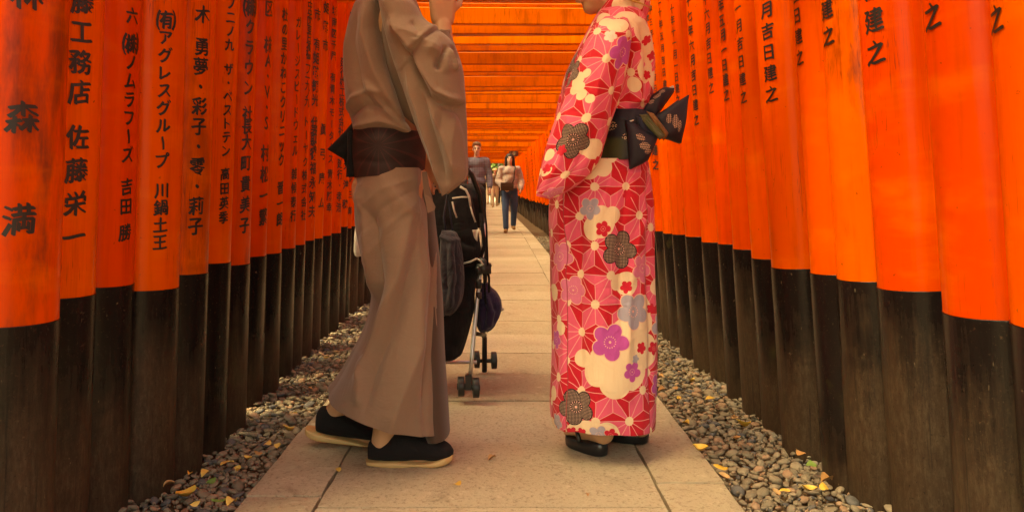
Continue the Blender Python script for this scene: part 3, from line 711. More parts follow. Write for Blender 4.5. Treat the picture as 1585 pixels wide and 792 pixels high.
tof = [('r', [(602, -10), (600, 60), (614, 110), (634, 150), (657, 222)], -.060, 9, 1), ('r', [(584, 10), (580, 70), (596, 128), (628, 188), (650, 214)], .020, 9), ('r', [(566, 20), (560, 80), (574, 146), (606, 190)], -.012, 8),
       ('r', [(541, 176), (566, 158), (590, 150), (604, 158)], .016, 5), ('r', [(546, 188), (580, 172), (612, 178)], -.014, 5), ('r', [(550, 200), (600, 193), (650, 206)], .016, 4.5), ('r', [(572, 130), (606, 176), (642, 208)], .012, 5), ('r', [(550, 60), (550, 120), (560, 165)], .008, 7), ('r', [(604, 160), (624, 186), (648, 202)], -.012, 4)]
to = Loft([(585, -48, 626, -42, DM, .070), (578, -30, 634, -22, DM, .085), (566, -8, 642, 0, DM, .150), (550, 22, 654, 30, DM, .200), (540, 65, 662, 68, DM, .215), (537, 115, 668, 116, DM, .212),
           (538, 160, 669, 160, DM, .200), (545, 190, 664, 190, DM, .186), (553, 208, 655, 210, DM, .165)], 130, 200, False, tof, .004, 11)
parent_keep(to.build('kimono_torso', M['brown'], None), man)
DS = DM - .20
slf = [('l', [(636, 88), (652, 118), (670, 147), (695, 160), (735, 165)], -.050, 2.2, 1), ('r', [(640, 92), (656, 120), (674, 146), (698, 157), (722, 161)], .018, 5), ('r', [(634, 96), (646, 126), (664, 156), (692, 172), (722, 178)], -.014, 6),
       ('r', [(598, 40), (640, 60), (690, 88)], .018, 14), ('r', [(622, 116), (646, 175), (667, 232), (686, 298)], .018, 5), ('r', [(642, 140), (664, 195), (682, 250), (692, 288)], -.018, 7), ('r', [(664, 170), (688, 220), (704, 272)], .012, 6),
       ('r', [(692, 78), (682, 100), (680, 116)], -.020, 4), ('r', [(694, 80), (704, 98), (708, 116)], .012, 4), ('r', [(698, 74), (714, 92), (722, 104)], -.012, 4), ('r', [(660, 80), (690, 92), (697, 120)], .010, 8),
       ('r', [(715, 172), (700, 220), (702, 280)], .012, 12), ('r', [(690, 170), (680, 215), (690, 270)], -.008, 10), ('l', [(676, 50), (660, 66), (636, 90)], .012, 1.3, 1), ('r', [(676, 52), (660, 69), (637, 93)], -.008, 2.0, 1), ('r', [(640, 40), (652, 60), (648, 72)], -.010, 6), ('r', [(616, 50), (636, 76), (640, 86)], .010, 6)]
sl = Loft([(580, -40, 622, -30, DS + .05, .05), (586, -5, 645, 8, DS, .07), (593, 40, 664, 38, DS, .082), (602, 78, 698, 64, DS - .005, .085), (614, 112, 716, 102, DS - .01, .085), (627, 145, 722, 150, DS - .01, .080),
           (639, 178, 724, 185, DS - .01, .070), (651, 212, 724, 218, DS - .005, .058), (663, 245, 724, 248, DS, .046), (674, 274, 723, 272, DS, .036), (682, 296, 712, 284, DS, .026), (685, 303, 694, 298, DS, .012)], 190, 190, False, slf, .002, 21, True)
so = parent_keep(sl.build('kimono_sleeve', M['brown'], None), man)
cf = MB(); cf.tube([Q(675, 58, DM - .16), Q(684, 51, DM - .155), Q(696, 52, DM - .15)], [.012, .013, .012], 10); parent_keep(cf.build('sleeve_cuff', M['brown'], None), man)
fm = Loft([(671, 62, 696, 50, DM - .14, .04), (676, 80, 704, 72, DM - .14, .05), (690, 110, 716, 105, DM - .15, .055), (694, 140, 720, 135, DM - .16, .05)], 40, 60, False, (), .002, 24); parent_keep(fm.build('forearm_sleeve', M['brown'], None), man)
far = Loft([(590, 0, 640, 5, DM + .18, .06), (600, 100, 680, 100, DM + .2, .06), (620, 200, 690, 200, DM + .2, .05), (640, 285, 680, 285, DM + .19, .03)], 50, 60, False, (), .003, 31, True); parent_keep(far.build('kimono_sleeve', M['brown'], None), man)
# front edge bands of the robe
for nm, pts, wd, dd, mm in (('front_band', [(662, 262), (664, 310), (672, 318), (675, 380), (678, 450), (680, 560), (682, 668)], .008, .15, M['brown']), ('front_flap', [(640, 270), (650, 300), (656, 340), (657, 420), (658, 500)], .003, .176, M['brown_in'])):
    pass
fl = MB()
flp = [(653, 266, 661, 266), (656, 300, 667, 305), (660, 318, 674, 320), (662, 330, 673, 325)]
vv = []; ff = []
for a in flp: vv += [P(a[0], a[1], DM - .192), P(a[2], a[3], DM - .17), P(a[2], a[3], DM - .155), P(a[0], a[1], DM - .177)]
for i in range(len(flp) - 1):
    for j in range(4): ff.append((i * 4 + j, i * 4 + (j + 1) % 4, i * 4 + 4 + (j + 1) % 4, i * 4 + 4 + j))
ff += [(0, 1, 2, 3), (12, 15, 14, 13)]
fl.add(vv, ff); parent_keep(fl.build('robe_tab', M['brown'], None, False), man)
def obi_man():
    m = Mat('dark_obi', .7, .3); uv = m.t.nodes.new('ShaderNodeSeparateXYZ'); m.L(m.tc.outputs['UV'], uv.inputs[0]); u, v = E(m.t, uv.outputs[0]), E(m.t, uv.outputs[1])
    du, dv = u + .015, v + .055; ang = dv.f('ARCTAN2', du); k = (ang * (14 / (2 * PI))).f('FRACT'); ray = (k - .5).f('ABSOLUTE').lt(.09)
    wv = m.noise(m.co(scale=(300, 300, 900)), 1, 2)
    c = m.mix(wv, (.018, .010, .010), (.034, .018, .017)); c = m.mix(ray * .6, c, (.075, .022, .022)); m.col(c); m.bump(wv, .3, .002); return m.m
ob = Loft([(551, 203, 657, 206, DM, .176), (550, 215, 658, 217, DM, .183), (550, 240, 658, 240, DM, .185), (551, 262, 657, 262, DM, .183), (552, 276, 656, 270, DM, .180)], 30, 120, True, [('r', [(552, 225), (600, 222), (655, 226)], .003, 5), ('r', [(552, 250), (600, 254), (655, 250)], -.004, 5)], 0, 41)
parent_keep(ob.build('sash', obi_man(), None), man)
def panel(name, pts, th, m, par, bulge=.0, n=10):
    """a padded folded cloth panel between four corners (x, y, depth), with real thickness"""
    c = [P(*p) for p in pts]; v = []; f = []
    nrm_ = (c[1] - c[0]).cross(c[3] - c[0]).normalized()
    if nrm_.y > 0: nrm_ = -nrm_
    for sgn in (1, -1):
        for i in range(n + 1):
            for j in range(n + 1):
                s_, t_ = i / n, j / n; p = c[0].lerp(c[1], s_).lerp(c[3].lerp(c[2], s_), t_)
                b = math.sin(PI * s_) ** .5 * math.sin(PI * t_) ** .5 if 0 < s_ < 1 and 0 < t_ < 1 else 0
                v.append(p + nrm_ * (sgn * th * (.45 + .55 * b) + bulge * b + .004 * math.sin(7 * s_ + 4 * t_)))
    o_ = (n + 1) ** 2
    for i in range(n):
        for j in range(n):
            q = i * (n + 1) + j; f.append((q, q + n + 1, q + n + 2, q + 1)); f.append((o_ + q, o_ + q + 1, o_ + q + n + 2, o_ + q + n + 1))
    bd = [j for j in range(n + 1)] + [(i + 1) * (n + 1) + n for i in range(n)] + [n * (n + 1) + n - 1 - j for j in range(n)] + [(n - 1 - i) * (n + 1) for i in range(n - 1)]
    for k in range(len(bd)): a, b = bd[k], bd[(k + 1) % len(bd)]; f.append((a, b, o_ + b, o_ + a))
    uv = [((i % o_) // (n + 1) / n * .2, (i % o_) % (n + 1) / n * .2) for i in range(2 * o_)]
    o = link(name, mesh(name, v, f, m, True, uv), None); return parent_keep(o, par) if par else o
kn = empty('tmp2'); bpy.data.objects.remove(kn)
panel('sash_knot', [(549, 187, DM - .03), (556, 192, DM - .02), (538, 250, DM + .0), (508, 232, DM - .05)], .014, M['black_cloth'], man, .006)
panel('sash_knot', [(538, 205, DM - .05), (558, 196, DM - .03), (554, 274, DM - .03), (537, 274, DM - .05)], .014, M['black_cloth'], man, .006)
panel('sash_knot', [(530, 225, DM + .03), (552, 215, DM + .03), (552, 262, DM + .03), (535, 258, DM + .03)], .02, M['black_cloth'], man, .006)
# shoes
def shoe(rings_u, rings_s, d, mu, ms, par):
    u_ = Loft([(x, b, x + .01, t, d, D, 2.4) for x, b, t, D in rings_u], 60, 48, False, (), 0, 2, True); o = parent_keep(u_.build('shoe', mu, None), par)
    s_ = Loft([(x, b, x + .01, t, d, D, 5) for x, b, t, D in rings_s], 50, 40, False, (), 0, 2, True); q = link('sole', mesh('sole', s_.V, s_.f, ms, True), o)
    return o
shoe([(568.5, 708, 690, .012), (570, 710, 682, .028), (578, 711, 679, .036), (590, 711, 679, .038), (602, 711, 676, .040), (613, 711, 669, .041), (630, 711, 667, .044), (650, 711, 671, .047), (668, 710, 677, .047), (684, 708, 684, .042), (694, 706, 690, .030), (700, 702, 697, .010)],
     [(566, 713, 708, .014), (569, 717, 708, .032), (580, 717.5, 708, .040), (600, 717.5, 709, .042), (630, 717.5, 709, .046), (655, 717, 709, .051), (675, 715, 708, .050), (690, 711.5, 704, .040), (698, 708, 702, .022), (700, 705, 701.5, .010)], 2.62, M['black_cloth'], M['sole'], man)
shoe([(490, 662, 646, .012), (492, 666, 637, .028), (498, 668, 629, .036), (510, 671, 629, .038), (525, 673, 634, .040), (545, 676, 644, .044), (565, 679, 653, .047), (583, 682, 662, .042), (595, 684, 670, .030), (601, 684, 680, .010)],
     [(474, 665, 660, .014), (477, 670, 661, .03), (488, 676, 664, .040), (510, 680, 670, .042), (540, 683, 675, .048), (570, 687, 680, .050), (590, 689, 684, .040), (602, 689, 686, .015)], 2.80, M['black_cloth'], M['sole'], man)

# ------------------------------------------------------------------ the woman in the floral yukata
PLUM = {}
def plum_group(check, big):
    """one five-petalled plum blossom over what is under it"""
    if (check, big) in PLUM: return PLUM[(check, big)]
    g = bpy.data.node_groups.new('plum_blossom', 'ShaderNodeTree'); PLUM[(check, big)] = g
    for k in ('u', 'v', 'cu', 'cv', 'R', 'rot'): g.interface.new_socket(k, in_out='INPUT', socket_type='NodeSocketFloat')
    for k in ('petal', 'under'): g.interface.new_socket(k, in_out='INPUT', socket_type='NodeSocketColor')
    g.interface.new_socket('color', in_out='OUTPUT', socket_type='NodeSocketColor')
    gi = g.nodes.new('NodeGroupInput'); go = g.nodes.new('NodeGroupOutput'); I = {k.name: E(g, k) for k in gi.outputs if k.name}
    class _M: t = g; L = Mat.L; mix = Mat.mix
    m = _M(); u0, v0, R = I['u'], I['v'], I['R']; du, dv = u0 - I['cu'], v0 - I['cv']; r = (du * du + dv * dv).f('SQRT'); k = 2 * PI / 5
    an = dv.f('ARCTAN2', du) / k + I['rot']; fa = (an - an.f('ROUND')) * k
    x = r * fa.f('COSINE') - .60 * R; y_ = r * fa.f('SINE') * 1.08; d = (x * x + y_ * y_).f('SQRT').min(r + .16 * R)
    c, fcol = I['under'], I['petal']
    if check:
        ck = (((u0 + v0) * 720).f('SINE') * ((u0 - v0) * 720).f('SINE')).gt(.25); fcol = m.mix(ck, fcol, (.48, .32, .24)); fcol = m.mix((r - .30 * R).f('ABSOLUTE').lt(.05 * R), fcol, (.012, .008, .012))
    if big: c = m.mix(d.lt(.475 * R), c, (.012, .008, .012) if check else (.80, .46, .34))
    c = m.mix(d.lt(.42 * R), c, fcol)
    if big: c = m.mix(((r - .30 * R).f('ABSOLUTE').lt(.035 * R) * ((an * 3.0).f('FRACT') - .5).f('ABSOLUTE').lt(.2)).max(r.lt(.07 * R)), c, (.82, .44, .36))
    g.links.new(c.v if isinstance(c, E) else c, go.inputs[0]); return g
def floral(name, flowers, clouds, seams=()):
    m = Mat(name, .8, .25); t = m.t; sp = t.nodes.new('ShaderNodeSeparateXYZ'); m.L(m.tc.outputs['UV'], sp.inputs[0])
    wob_ = m.noise(m.tc.outputs['UV'], 9, 2); u0, v0 = E(t, sp.outputs[0]), E(t, sp.outputs[1])
    u, v = u0 + (wob_ - .5) * .012, v0 + (wob_ - .5) * .010
    RED, PINK, CREAM, LINE = (.54, .003, .028), (.74, .095, .185), (.80, .60, .40), (.80, .38, .36)
    ub, vb = u, v
    for su, tilt, side, sh_ in seams:
        e_ = u0 - su - v0 * tilt; on = e_.lt(0) if side < 0 else e_.gt(0); ub = ub + on * (sh_ * .6); vb = vb + on * sh_
    a = .104; hh = a * .866
    j = vb / hh; i = ub / a - j * .5; fi, fj = i.f('FRACT'), j.f('FRACT'); up = (fi + fj).lt(1.0)
    b0 = (1.0 - fi - fj).f('ABSOLUTE'); dn = 1.0 - up
    b1 = fi * up + (1.0 - fi) * dn; b2 = fj * up + (1.0 - fj) * dn
    mn = b0.min(b1).min(b2); mx = b0.max(b1).max(b2); md = 1.0 - mn - mx
    is1 = b1.lt(mn + 1e-5)
    wn = t.nodes.new('ShaderNodeTexWhiteNoise'); wn.noise_dimensions = '2D'; cb = t.nodes.new('ShaderNodeCombineXYZ'); m.L((i + .001).f('FLOOR') + b2.lt(mn + 1e-5) * .37 + up * .11, cb.inputs[0]); m.L(j.f('FLOOR'), cb.inputs[1]); m.L(cb.outputs[0], wn.inputs[0])
    pink = is1.max(E(t, wn.outputs[0]).lt(.22))
    c = m.mix(pink, RED, PINK)
    line = (md - mn).lt(.022).max(mn.lt(.013)); c = m.mix(line * .85, c, LINE)
    dist = (md * md + mn * mn + md * mn).f('SQRT') * a; ang0 = (md - mn) * 0 + dist
    c = m.mix(dist.lt(.0135), c, CREAM)
    cl = None
    for cu, cv, r in clouds:
        q = (((u0 - cu) * (u0 - cu) + (v0 - cv) * (v0 - cv)).f('SQRT') + (wob_ - .5) * .02).lt(r)
        cl = q if cl is None else cl.max(q)
    if cl is not None:
        tw = m.noise(m.tc.outputs['UV'], 60, 2); spk = m.ramp(tw, .70, .72) * .0
        c = m.mix(cl, c, CREAM)
    cols = {'k': (.012, .008, .012), 'p': (.50, .07, .34), 'b': (.36, .33, .40), 'r': (.58, .008, .04), 'm': (.68, .17, .30), 'g': (.66, .58, .50)}
    for cu, cv, R, ty, rot in flowers:
        n = t.nodes.new('ShaderNodeGroup'); n.node_tree = plum_group(ty == 'k', R > .02)
        for k, v_ in (('cu', cu), ('cv', cv), ('R', R), ('rot', rot), ('petal', (*cols[ty], 1))): n.inputs[k].default_value = v_
        m.L(u, n.inputs['u']); m.L(v, n.inputs['v']); m.L(c, n.inputs['under']); c = n.outputs[0]
    for su, tilt, side, sh_ in seams: c = m.mix((u0 - su - v0 * tilt).f('ABSOLUTE').lt(.0016) * .8, c, (.30, .03, .04))
    wv = m.noise(m.tc.outputs['UV'], 1500, 2); m.col(m.mix(m.ramp(wv, .3, .7) * .10, c, (.35, .12, .10))); m.bump(wv * .05 + m.ramp((m.noise(m.co(scale=(1, 1, .3)), 12, 4, .55, .8) - .5).f('ABSOLUTE'), 0, .15) * .6 + m.ramp((m.noise(m.co(scale=(.8, .8, 1.2)), 6, 4, .55, 1.2) - .5).f('ABSOLUTE'), 0, .13) * .5, .30, .010)
    m.b.inputs['Sheen Weight'].default_value = .1
    return m.m
DW = 2.72
woman = empty('person', (P(940, 690, DW).x, DW, 0), label='woman in a red and pink floral summer kimono with a large black bow', cat='person')
wb = MB()
wb.ell(Q(940, 290, DW), (.13, .14, .12)); wb.ell(Q(945, 190, DW), (.10, .13, .2)); wb.ell(Q(950, 95, DW), (.10, .15, .14))
caps(wb, Q(958, 50, DW), Q(944, -10, DW), .055, .05)
w2, R2 = head(wb, Q(932, -36, DW), 1.0, (-1, -.05, -.22))
caps(wb, Q(938, 300, DW - .07), Q(935, 490, DW - .06), .085, .055); caps(wb, Q(935, 490, DW - .06), Q(928, 668, DW - .02), .052, .034)
caps(wb, Q(945, 300, DW + .07), Q(965, 490, DW + .08), .085, .055); caps(wb, Q(965, 490, DW + .08), Q(992, 660, DW + .10), .052, .034)
def foot(mb, heel, toe, h=.03):
    heel, toe = Vector(heel), Vector(toe); d = (toe - heel); s_ = Vector((-d.y, d.x, 0)).normalized()
    caps(mb, heel + Vector((0, 0, .038)), heel.lerp(toe, .55) + Vector((0, 0, .034)), .034, .032); caps(mb, heel.lerp(toe, .5) + Vector((0, 0, .03)), heel.lerp(toe, .8) + Vector((0, 0, .022)), .035, .024)
    for q, L in ((-.026, .92), (-.012, .97), (.002, .99), (.016, 1.0), (.028, .97)): caps(mb, heel.lerp(toe, .75) + s_ * q + Vector((0, 0, .02)), heel.lerp(toe, L) + s_ * q + Vector((0, 0, .012)), .011, .009)
h1, t1 = Vector((P(934, 0, 2.69).x, 2.69, .035)), Vector((P(884, 0, 2.83).x, 2.83, .03)); h2, t2 = Vector((P(1000, 0, 2.83).x, 2.83, .035)), Vector((P(934, 0, 2.90).x, 2.90, .03))
foot(wb, h1, t1); foot(wb, h2, t2)
sW = Q(955, 62, DW - .15); eW = Q(925, 195, DW - .19); wW = Q(900, 235, DW - .18)
caps(wb, Q(952, 60, DW), sW, .06, .052); caps(wb, sW, eW, .045, .037); caps(wb, eW, wW, .036, .025); hand(wb, wW, (-1, .3, -.25), (.2, 1, -.3), .92, .5, -1)
sW2 = Q(955, 62, DW + .15); eW2 = Q(925, 185, DW + .18); wW2 = Q(912, 228, DW + .17)
caps(wb, Q(952, 60, DW), sW2, .06, .052); caps(wb, sW2, eW2, .045, .037); caps(wb, eW2, wW2, .036, .025); hand(wb, wW2, (-1, -.3, -.25), (0, -1, -.3), .92, .5, 1)
parent_keep(remesh(wb, 'body', M['skin'], None, .0052, 3), woman)
for q in (-1, 1): parent_keep(MB().ell(w2(q * .031, .083, .012), (.006, .012, .006), 10, 6).build('eye', M['eye'], None), woman)
hw = MB(); hw.ell(w2(0, -.035, .045), (.086, .10, .085), 18, 12, R2); hw.ell(w2(0, -.13, .02), (.06, .055, .06), 14, 10, R2); hw.ell(w2(0, -.06, -.02), (.07, .055, .06), 14, 10, R2); parent_keep(remesh(hw, 'hair', M['hair'], None, .008, 2), woman)
wf = [('l', [(871, 280), (873, 420), (874, 520), (876, 620), (884, 676)], .018, 1.6, 1), ('r', [(940, 262), (915, 330), (905, 420)], .012, 7), ('r', [(965, 264), (950, 340), (948, 430), (955, 520)], -.012, 8), ('r', [(895, 330), (888, 420), (890, 520), (893, 660)], -.010, 6), ('r', [(1000, 300), (975, 380), (962, 470), (960, 560)], .010, 7), ('r', [(990, 270), (998, 330), (994, 420), (998, 520), (997, 640)], -.010, 4.5), ('r', [(1000, 275), (1006, 350), (1004, 440), (1008, 540)], .008, 4),
      ('r', [(930, 280), (920, 380), (925, 500), (930, 640)], .010, 26), ('r', [(960, 300), (966, 420), (972, 540), (975, 650)], -.010, 18), ('r', [(885, 300), (890, 420), (896, 540), (900, 640)], -.008, 14), ('r', [(940, 262), (965, 270), (995, 266)], .007, 4), ('r', [(900, 400), (940, 440), (985, 430)], -.004, 12), ('r', [(905, 560), (950, 600), (990, 590)], .004, 14)]
wk = Loft([(872, 248, 1000, 248, DW, .160), (862, 270, 1005, 268, DW, .17), (854, 300, 1009, 298, DW, .176), (851, 340, 1011, 338, DW, .178), (854, 400, 1012, 400, DW, .172), (855, 455, 1014, 455, DW, .166), (856, 520, 1016, 520, DW, .162), (856, 580, 1016.5, 580, DW, .160), (857, 630, 1016, 632, DW, .158), (861, 651, 1015, 656, DW, .150)], 150, 180, True, wf, .006, 51)
wt_ = [('r', [(962, 60), (975, 100), (978, 150), (968, 172)], .016, 8), ('r', [(978, 50), (990, 100), (990, 150)], -.012, 6), ('r', [(990, 50), (1002, 100), (1000, 150)], .010, 5), ('r', [(955, 80), (962, 130), (958, 172)], -.016, 6), ('r', [(960, 168), (985, 160), (1004, 166)], .010, 6)]
wt2 = Loft([(925, 18, 992, 22, DW, .09), (915, 34, 998, 38, DW, .145), (904, 55, 1003, 58, DW, .180), (888, 85, 1008, 85, DW, .190), (874, 118, 1011, 115, DW, .185), (870, 150, 1012, 145, DW, .172), (876, 175, 1004, 176, DW, .158)], 110, 180, False, wt_, .004, 53)
ws = [('r', [(945, 50), (930, 110), (912, 170), (900, 230)], .014, 16), ('r', [(905, 70), (885, 130), (868, 190), (852, 270)], -.008, 12), ('r', [(970, 60), (958, 110), (946, 170), (938, 220)], -.010, 7), ('r', [(868, 160), (880, 210), (860, 260), (838, 292)], .010, 9), ('r', [(920, 190), (900, 240), (870, 285)], -.010, 9), ('r', [(893, 250), (868, 280), (845, 300)], .008, 6)]
DV = DW - .20
wsl = Loft([(935, 26, 972, 30, DV + .03, .03), (916, 46, 978, 50, DV, .058), (902, 75, 976, 80, DV, .070), (887, 106, 969, 114, DV, .072), (873, 142, 958, 152, DV, .070), (861, 178, 946, 188, DV, .066), (851, 210, 936, 222, DV, .060), (842, 242, 927, 252, DV, .052), (836, 270, 905, 277, DV, .042), (832, 292, 872, 297, DV, .030), (831, 303, 850, 308, DV, .014)], 150, 160, False, ws, .002, 55, True)
def pick(lo, items, d): return [(*map(float, lo.at(x, y)), r * .9 * d / F, *rest) for x, y, r, *rest in items]
bf = [(947, 382, 30, 'k', .1), (886, 612, 30, 'k', .35), (935, 514, 30, 'p', .1), (970, 470, 30, 'b', .3), (986, 409, 24, 'm', .2), (880, 442, 24, 'm', 0), (924, 349, 13, 'r', 0), (961, 434, 10, 'r', .3), (967, 560, 17, 'p', .2), (917, 664, 17, 'b', .1), (882, 655, 10, 'r', .2), (894, 664, 9, 'r', .4),
      (982, 527, 10, 'r', .1), (1011, 500, 24, 'b', .4), (868, 392, 24, 'm', .2), (1010, 588, 20, 'p', .2), (905, 322, 18, 'b', .25), (935, 684, 12, 'r', 0), (960, 300, 9, 'r', .2), (972, 540, 7, 'b', 0), (1000, 470, 9, 'r', 0), (1005, 530, 12, 'r', .4), (862, 520, 16, 'p', .1), (866, 640, 14, 'b', .2)]
bc = [(920, 341, 25), (907, 352, 17), (935, 330, 14), (930, 545, 32), (915, 560, 24), (960, 510, 34), (985, 490, 26), (990, 530, 30), (965, 560, 30), (940, 575, 28), (895, 540, 16), (960, 432, 20), (945, 430, 14), (905, 655, 24), (930, 668, 22), (885, 650, 14), (860, 600, 14), (862, 650, 14), (905, 262, 20), (925, 262, 16), (985, 470, 24), (1006, 440, 14), (860, 450, 14), (868, 500, 12)]
s0, s1 = wk.at(872, 320), wk.at(876, 620); s2, s3 = wk.at(992, 300), wk.at(997, 620)
MK = floral('floral_skirt_print', pick(wk, bf, DW), pick(wk, bc, DW), [(float(a_[0] - a_[1] * (b_[0] - a_[0]) / (b_[1] - a_[1])), float((b_[0] - a_[0]) / (b_[1] - a_[1])), sd_, h_) for a_, b_, sd_, h_ in ((s0, s1, -1, .055), (s2, s3, 1, .04))])
sf = [(884, 219, 31, 'k', .1), (961, 86, 30, 'p', .35), (857, 297, 16, 'm', 0), (868, 235, 10, 'r', 0), (846, 262, 10, 'r', .3), (940, 62, 12, 'g', 0), (925, 250, 9, 'r', .2), (872, 110, 24, 'k', .2), (968, 130, 16, 'm', .1)]
sc = [(955, 42, 22), (935, 38, 16), (978, 60, 16), (972, 110, 18), (917, 232, 20), (925, 255, 16), (903, 232, 12), (890, 128, 13), (886, 140, 11), (896, 152, 9), (908, 157, 8), (848, 240, 11), (845, 265, 11), (960, 160, 12), (905, 118, 7)]
MS = floral('floral_sleeve_print', pick(wsl, sf, DV), pick(wsl, sc, DV))
tf = [(990, 75, 10, 'r', .1), (998, 95, 9, 'r', .4), (985, 110, 12, 'm', 0), (1003, 70, 7, 'r', 0), (880, 105, 24, 'k', .2), (995, 125, 8, 'r', .3)]
tcl = [(985, 60, 26), (990, 90, 28), (985, 118, 26), (1002, 130, 16), (960, 45, 22), (925, 40, 18), (905, 62, 14), (970, 140, 12), (1004, 80, 20)]
MT = floral('floral_torso_print', pick(wt2, tf, DW), pick(wt2, tcl, DW))
parent_keep(wk.build('yukata_skirt', MK, None), woman); parent_keep(wt2.build('yukata_torso', MT, None), woman); parent_keep(wsl.build('yukata_sleeve', MS, None), woman)
fs = Loft([(925, 40, 965, 45, DW + .16, .04), (895, 100, 960, 110, DW + .19, .055), (868, 150, 945, 170, DW + .19, .05), (856, 210, 930, 220, DW + .18, .04), (848, 262, 890, 268, DW + .18, .02)], 60, 80, False, (), .003, 57, True); parent_keep(fs.build('yukata_sleeve', MS, None), woman)
co_ = Loft([(921, 30, 997, 38, DW, .082), (928, 16, 1001, 28, DW, .080), (938, 0, 1006, 16, DW, .078), (948, -14, 1008, 6, DW, .074)], 40, 90, False, [('l', [(948, -10), (956, 14), (968, 26), (964, 34)], .010, 1.6, 1), ('r', [(985, -5), (985, 15), (990, 36)], .006, 4), ('r', [(972, 0), (978, 20), (984, 34)], -.005, 4)], .002, 59); parent_keep(co_.build('collar', MS, None), woman)
gb = MB(); gb.tube([P(x, y, DW - .084 + .09 * abs((x - 975) / 35) ** 3) for x, y in ((952, -14), (962, -9), (975, -4), (988, 0), (1000, 6), (1008, 11))], .0045, 8); gb.tube([P(x, y, DW - .088 + .09 * abs((x - 975) / 35) ** 3) for x, y in ((955, -8), (965, -4), (978, 1), (990, 5), (1001, 10), (1009, 15))], .003, 8); parent_keep(gb.build('collar_braid', M['gold'], None), woman)
def obi_w(name, cu, cv):
    m = Mat(name, .6, .35); sp = m.t.nodes.new('ShaderNodeSeparateXYZ'); m.L(m.tc.outputs['UV'], sp.inputs[0]); u, v = E(m.t, sp.outputs[0]), E(m.t, sp.outputs[1])
    a = .0125; row = (v / a).f('FLOOR'); x = (u / a + row * .5).f('FRACT') - .5; y_ = (v / a).f('FRACT') - .5; d = (x * x + y_ * y_).f('SQRT'); ring = (d - .28).f('ABSOLUTE').lt(.10)
    msk = None
    for q, s, r in zip(cu, cv, (.018, .016, .022, .014, .015)):
        du, dv = (u - q) * .55, (v - s) * 1.15; g = (du * du + dv * dv).f('SQRT').lt(r); msk = g if msk is None else msk.max(g)
    n = m.noise(m.tc.outputs['UV'], 30, 3); wv = m.noise(m.tc.outputs['UV'], 1200, 2)
    c = m.mix(n, (.010, .008, .014), (.022, .018, .032)); 
    if name == 'black_obi_print': c = m.mix(m.ramp(v, -.085, -.10) * m.ramp(u, .0, -.04), c, (.050, .052, .022)); c = m.mix(((u + .115) * (u + .115) * 1.2 + (v + .09) * (v + .09)).f('SQRT').lt(.028), c, (.34, .12, .035))
    c = m.mix(ring * msk, c, (.58, .36, .25)); m.col(c); m.bump(wv, .2, .001); return m.m
MO = obi_w('black_obi_print', (-.08, .0, .03, .06, -.12), (-.055, -.09, -.10, -.07, -.06)); MBW = obi_w('black_bow_print', (.07, .13, .10), (.06, .13, .10))
wo_ = Loft([(922, 174, 1003, 177, DW, .166), (921, 185, 1006, 186, DW, .174), (921, 212, 1005, 214, DW, .176), (920, 240, 1002, 240, DW, .174), (920, 252, 1000, 247, DW, .170)], 40, 120, True, [('r', [(930, 185), (960, 192), (1000, 190)], .004, 5), ('l', [(962, 176), (958, 215), (964, 248)], -.006, 2, 1)], 0, 61)
parent_keep(wo_.build('sash', MO, None), woman)
bw = [('bow_loop', [(992, 180, DW - .10), (1014, 184, DW - .11), (1044, 138, DW - .06), (1010, 148, DW - .05)], .022, .022, MBW), ('bow_loop', [(1012, 180, DW - .13), (1020, 212, DW - .13), (1054, 222, DW - .09), (1066, 147, DW - .09)], .016, .018, MBW),
      ('bow_loop', [(1014, 180, DW + .05), (1020, 205, DW + .05), (1046, 200, DW + .08), (1050, 155, DW + .08)], .013, .01, M['navy']),
      ('bow_tail', [(968, 186, DW - .185), (1018, 208, DW - .16), (1003, 248, DW - .14), (976, 262, DW - .175)], .017, .022, MBW), ('bow_tail', [(986, 180, DW - .18), (1020, 200, DW - .15), (1012, 226, DW - .15), (990, 216, DW - .17)], .012, .012, M['navy'])]
for nm, pts, th, bl, mm in bw: panel(nm, pts, th, mm, woman, bl)
panel('bow_knot', [(1000, 172, DW - .165), (1012, 176, DW - .165), (1035, 206, DW - .155), (1027, 218, DW - .150)], .011, M['tag_leather'], woman, .012)
panel('bow_cord', [(990, 177, DW - .168), (1003, 178, DW - .176), (1030, 210, DW - .172), (1021, 217, DW - .160)], .008, M['green_sash'], woman, .012)
panel('bow_cord', [(994, 184, DW - .185), (999, 182, DW - .19), (1026, 212, DW - .186), (1020, 215, DW - .18)], .005, M['green_sash'], woman, .008)
pin = MB(); pin.tube([P(970, 190, DW - .18), P(981, 186, DW - .182)], .0022, 6); parent_keep(pin.build('bow_pin', M['piping'], None), woman)
pin = MB(); pin.tube([P(1008, 152, DW - .05), P(1028, 141, DW - .05), P(1042, 134, DW - .05), P(1043, 141, DW - .05)], .004, 6); parent_keep(pin.build('bow_trim', M['piping'], None), woman)
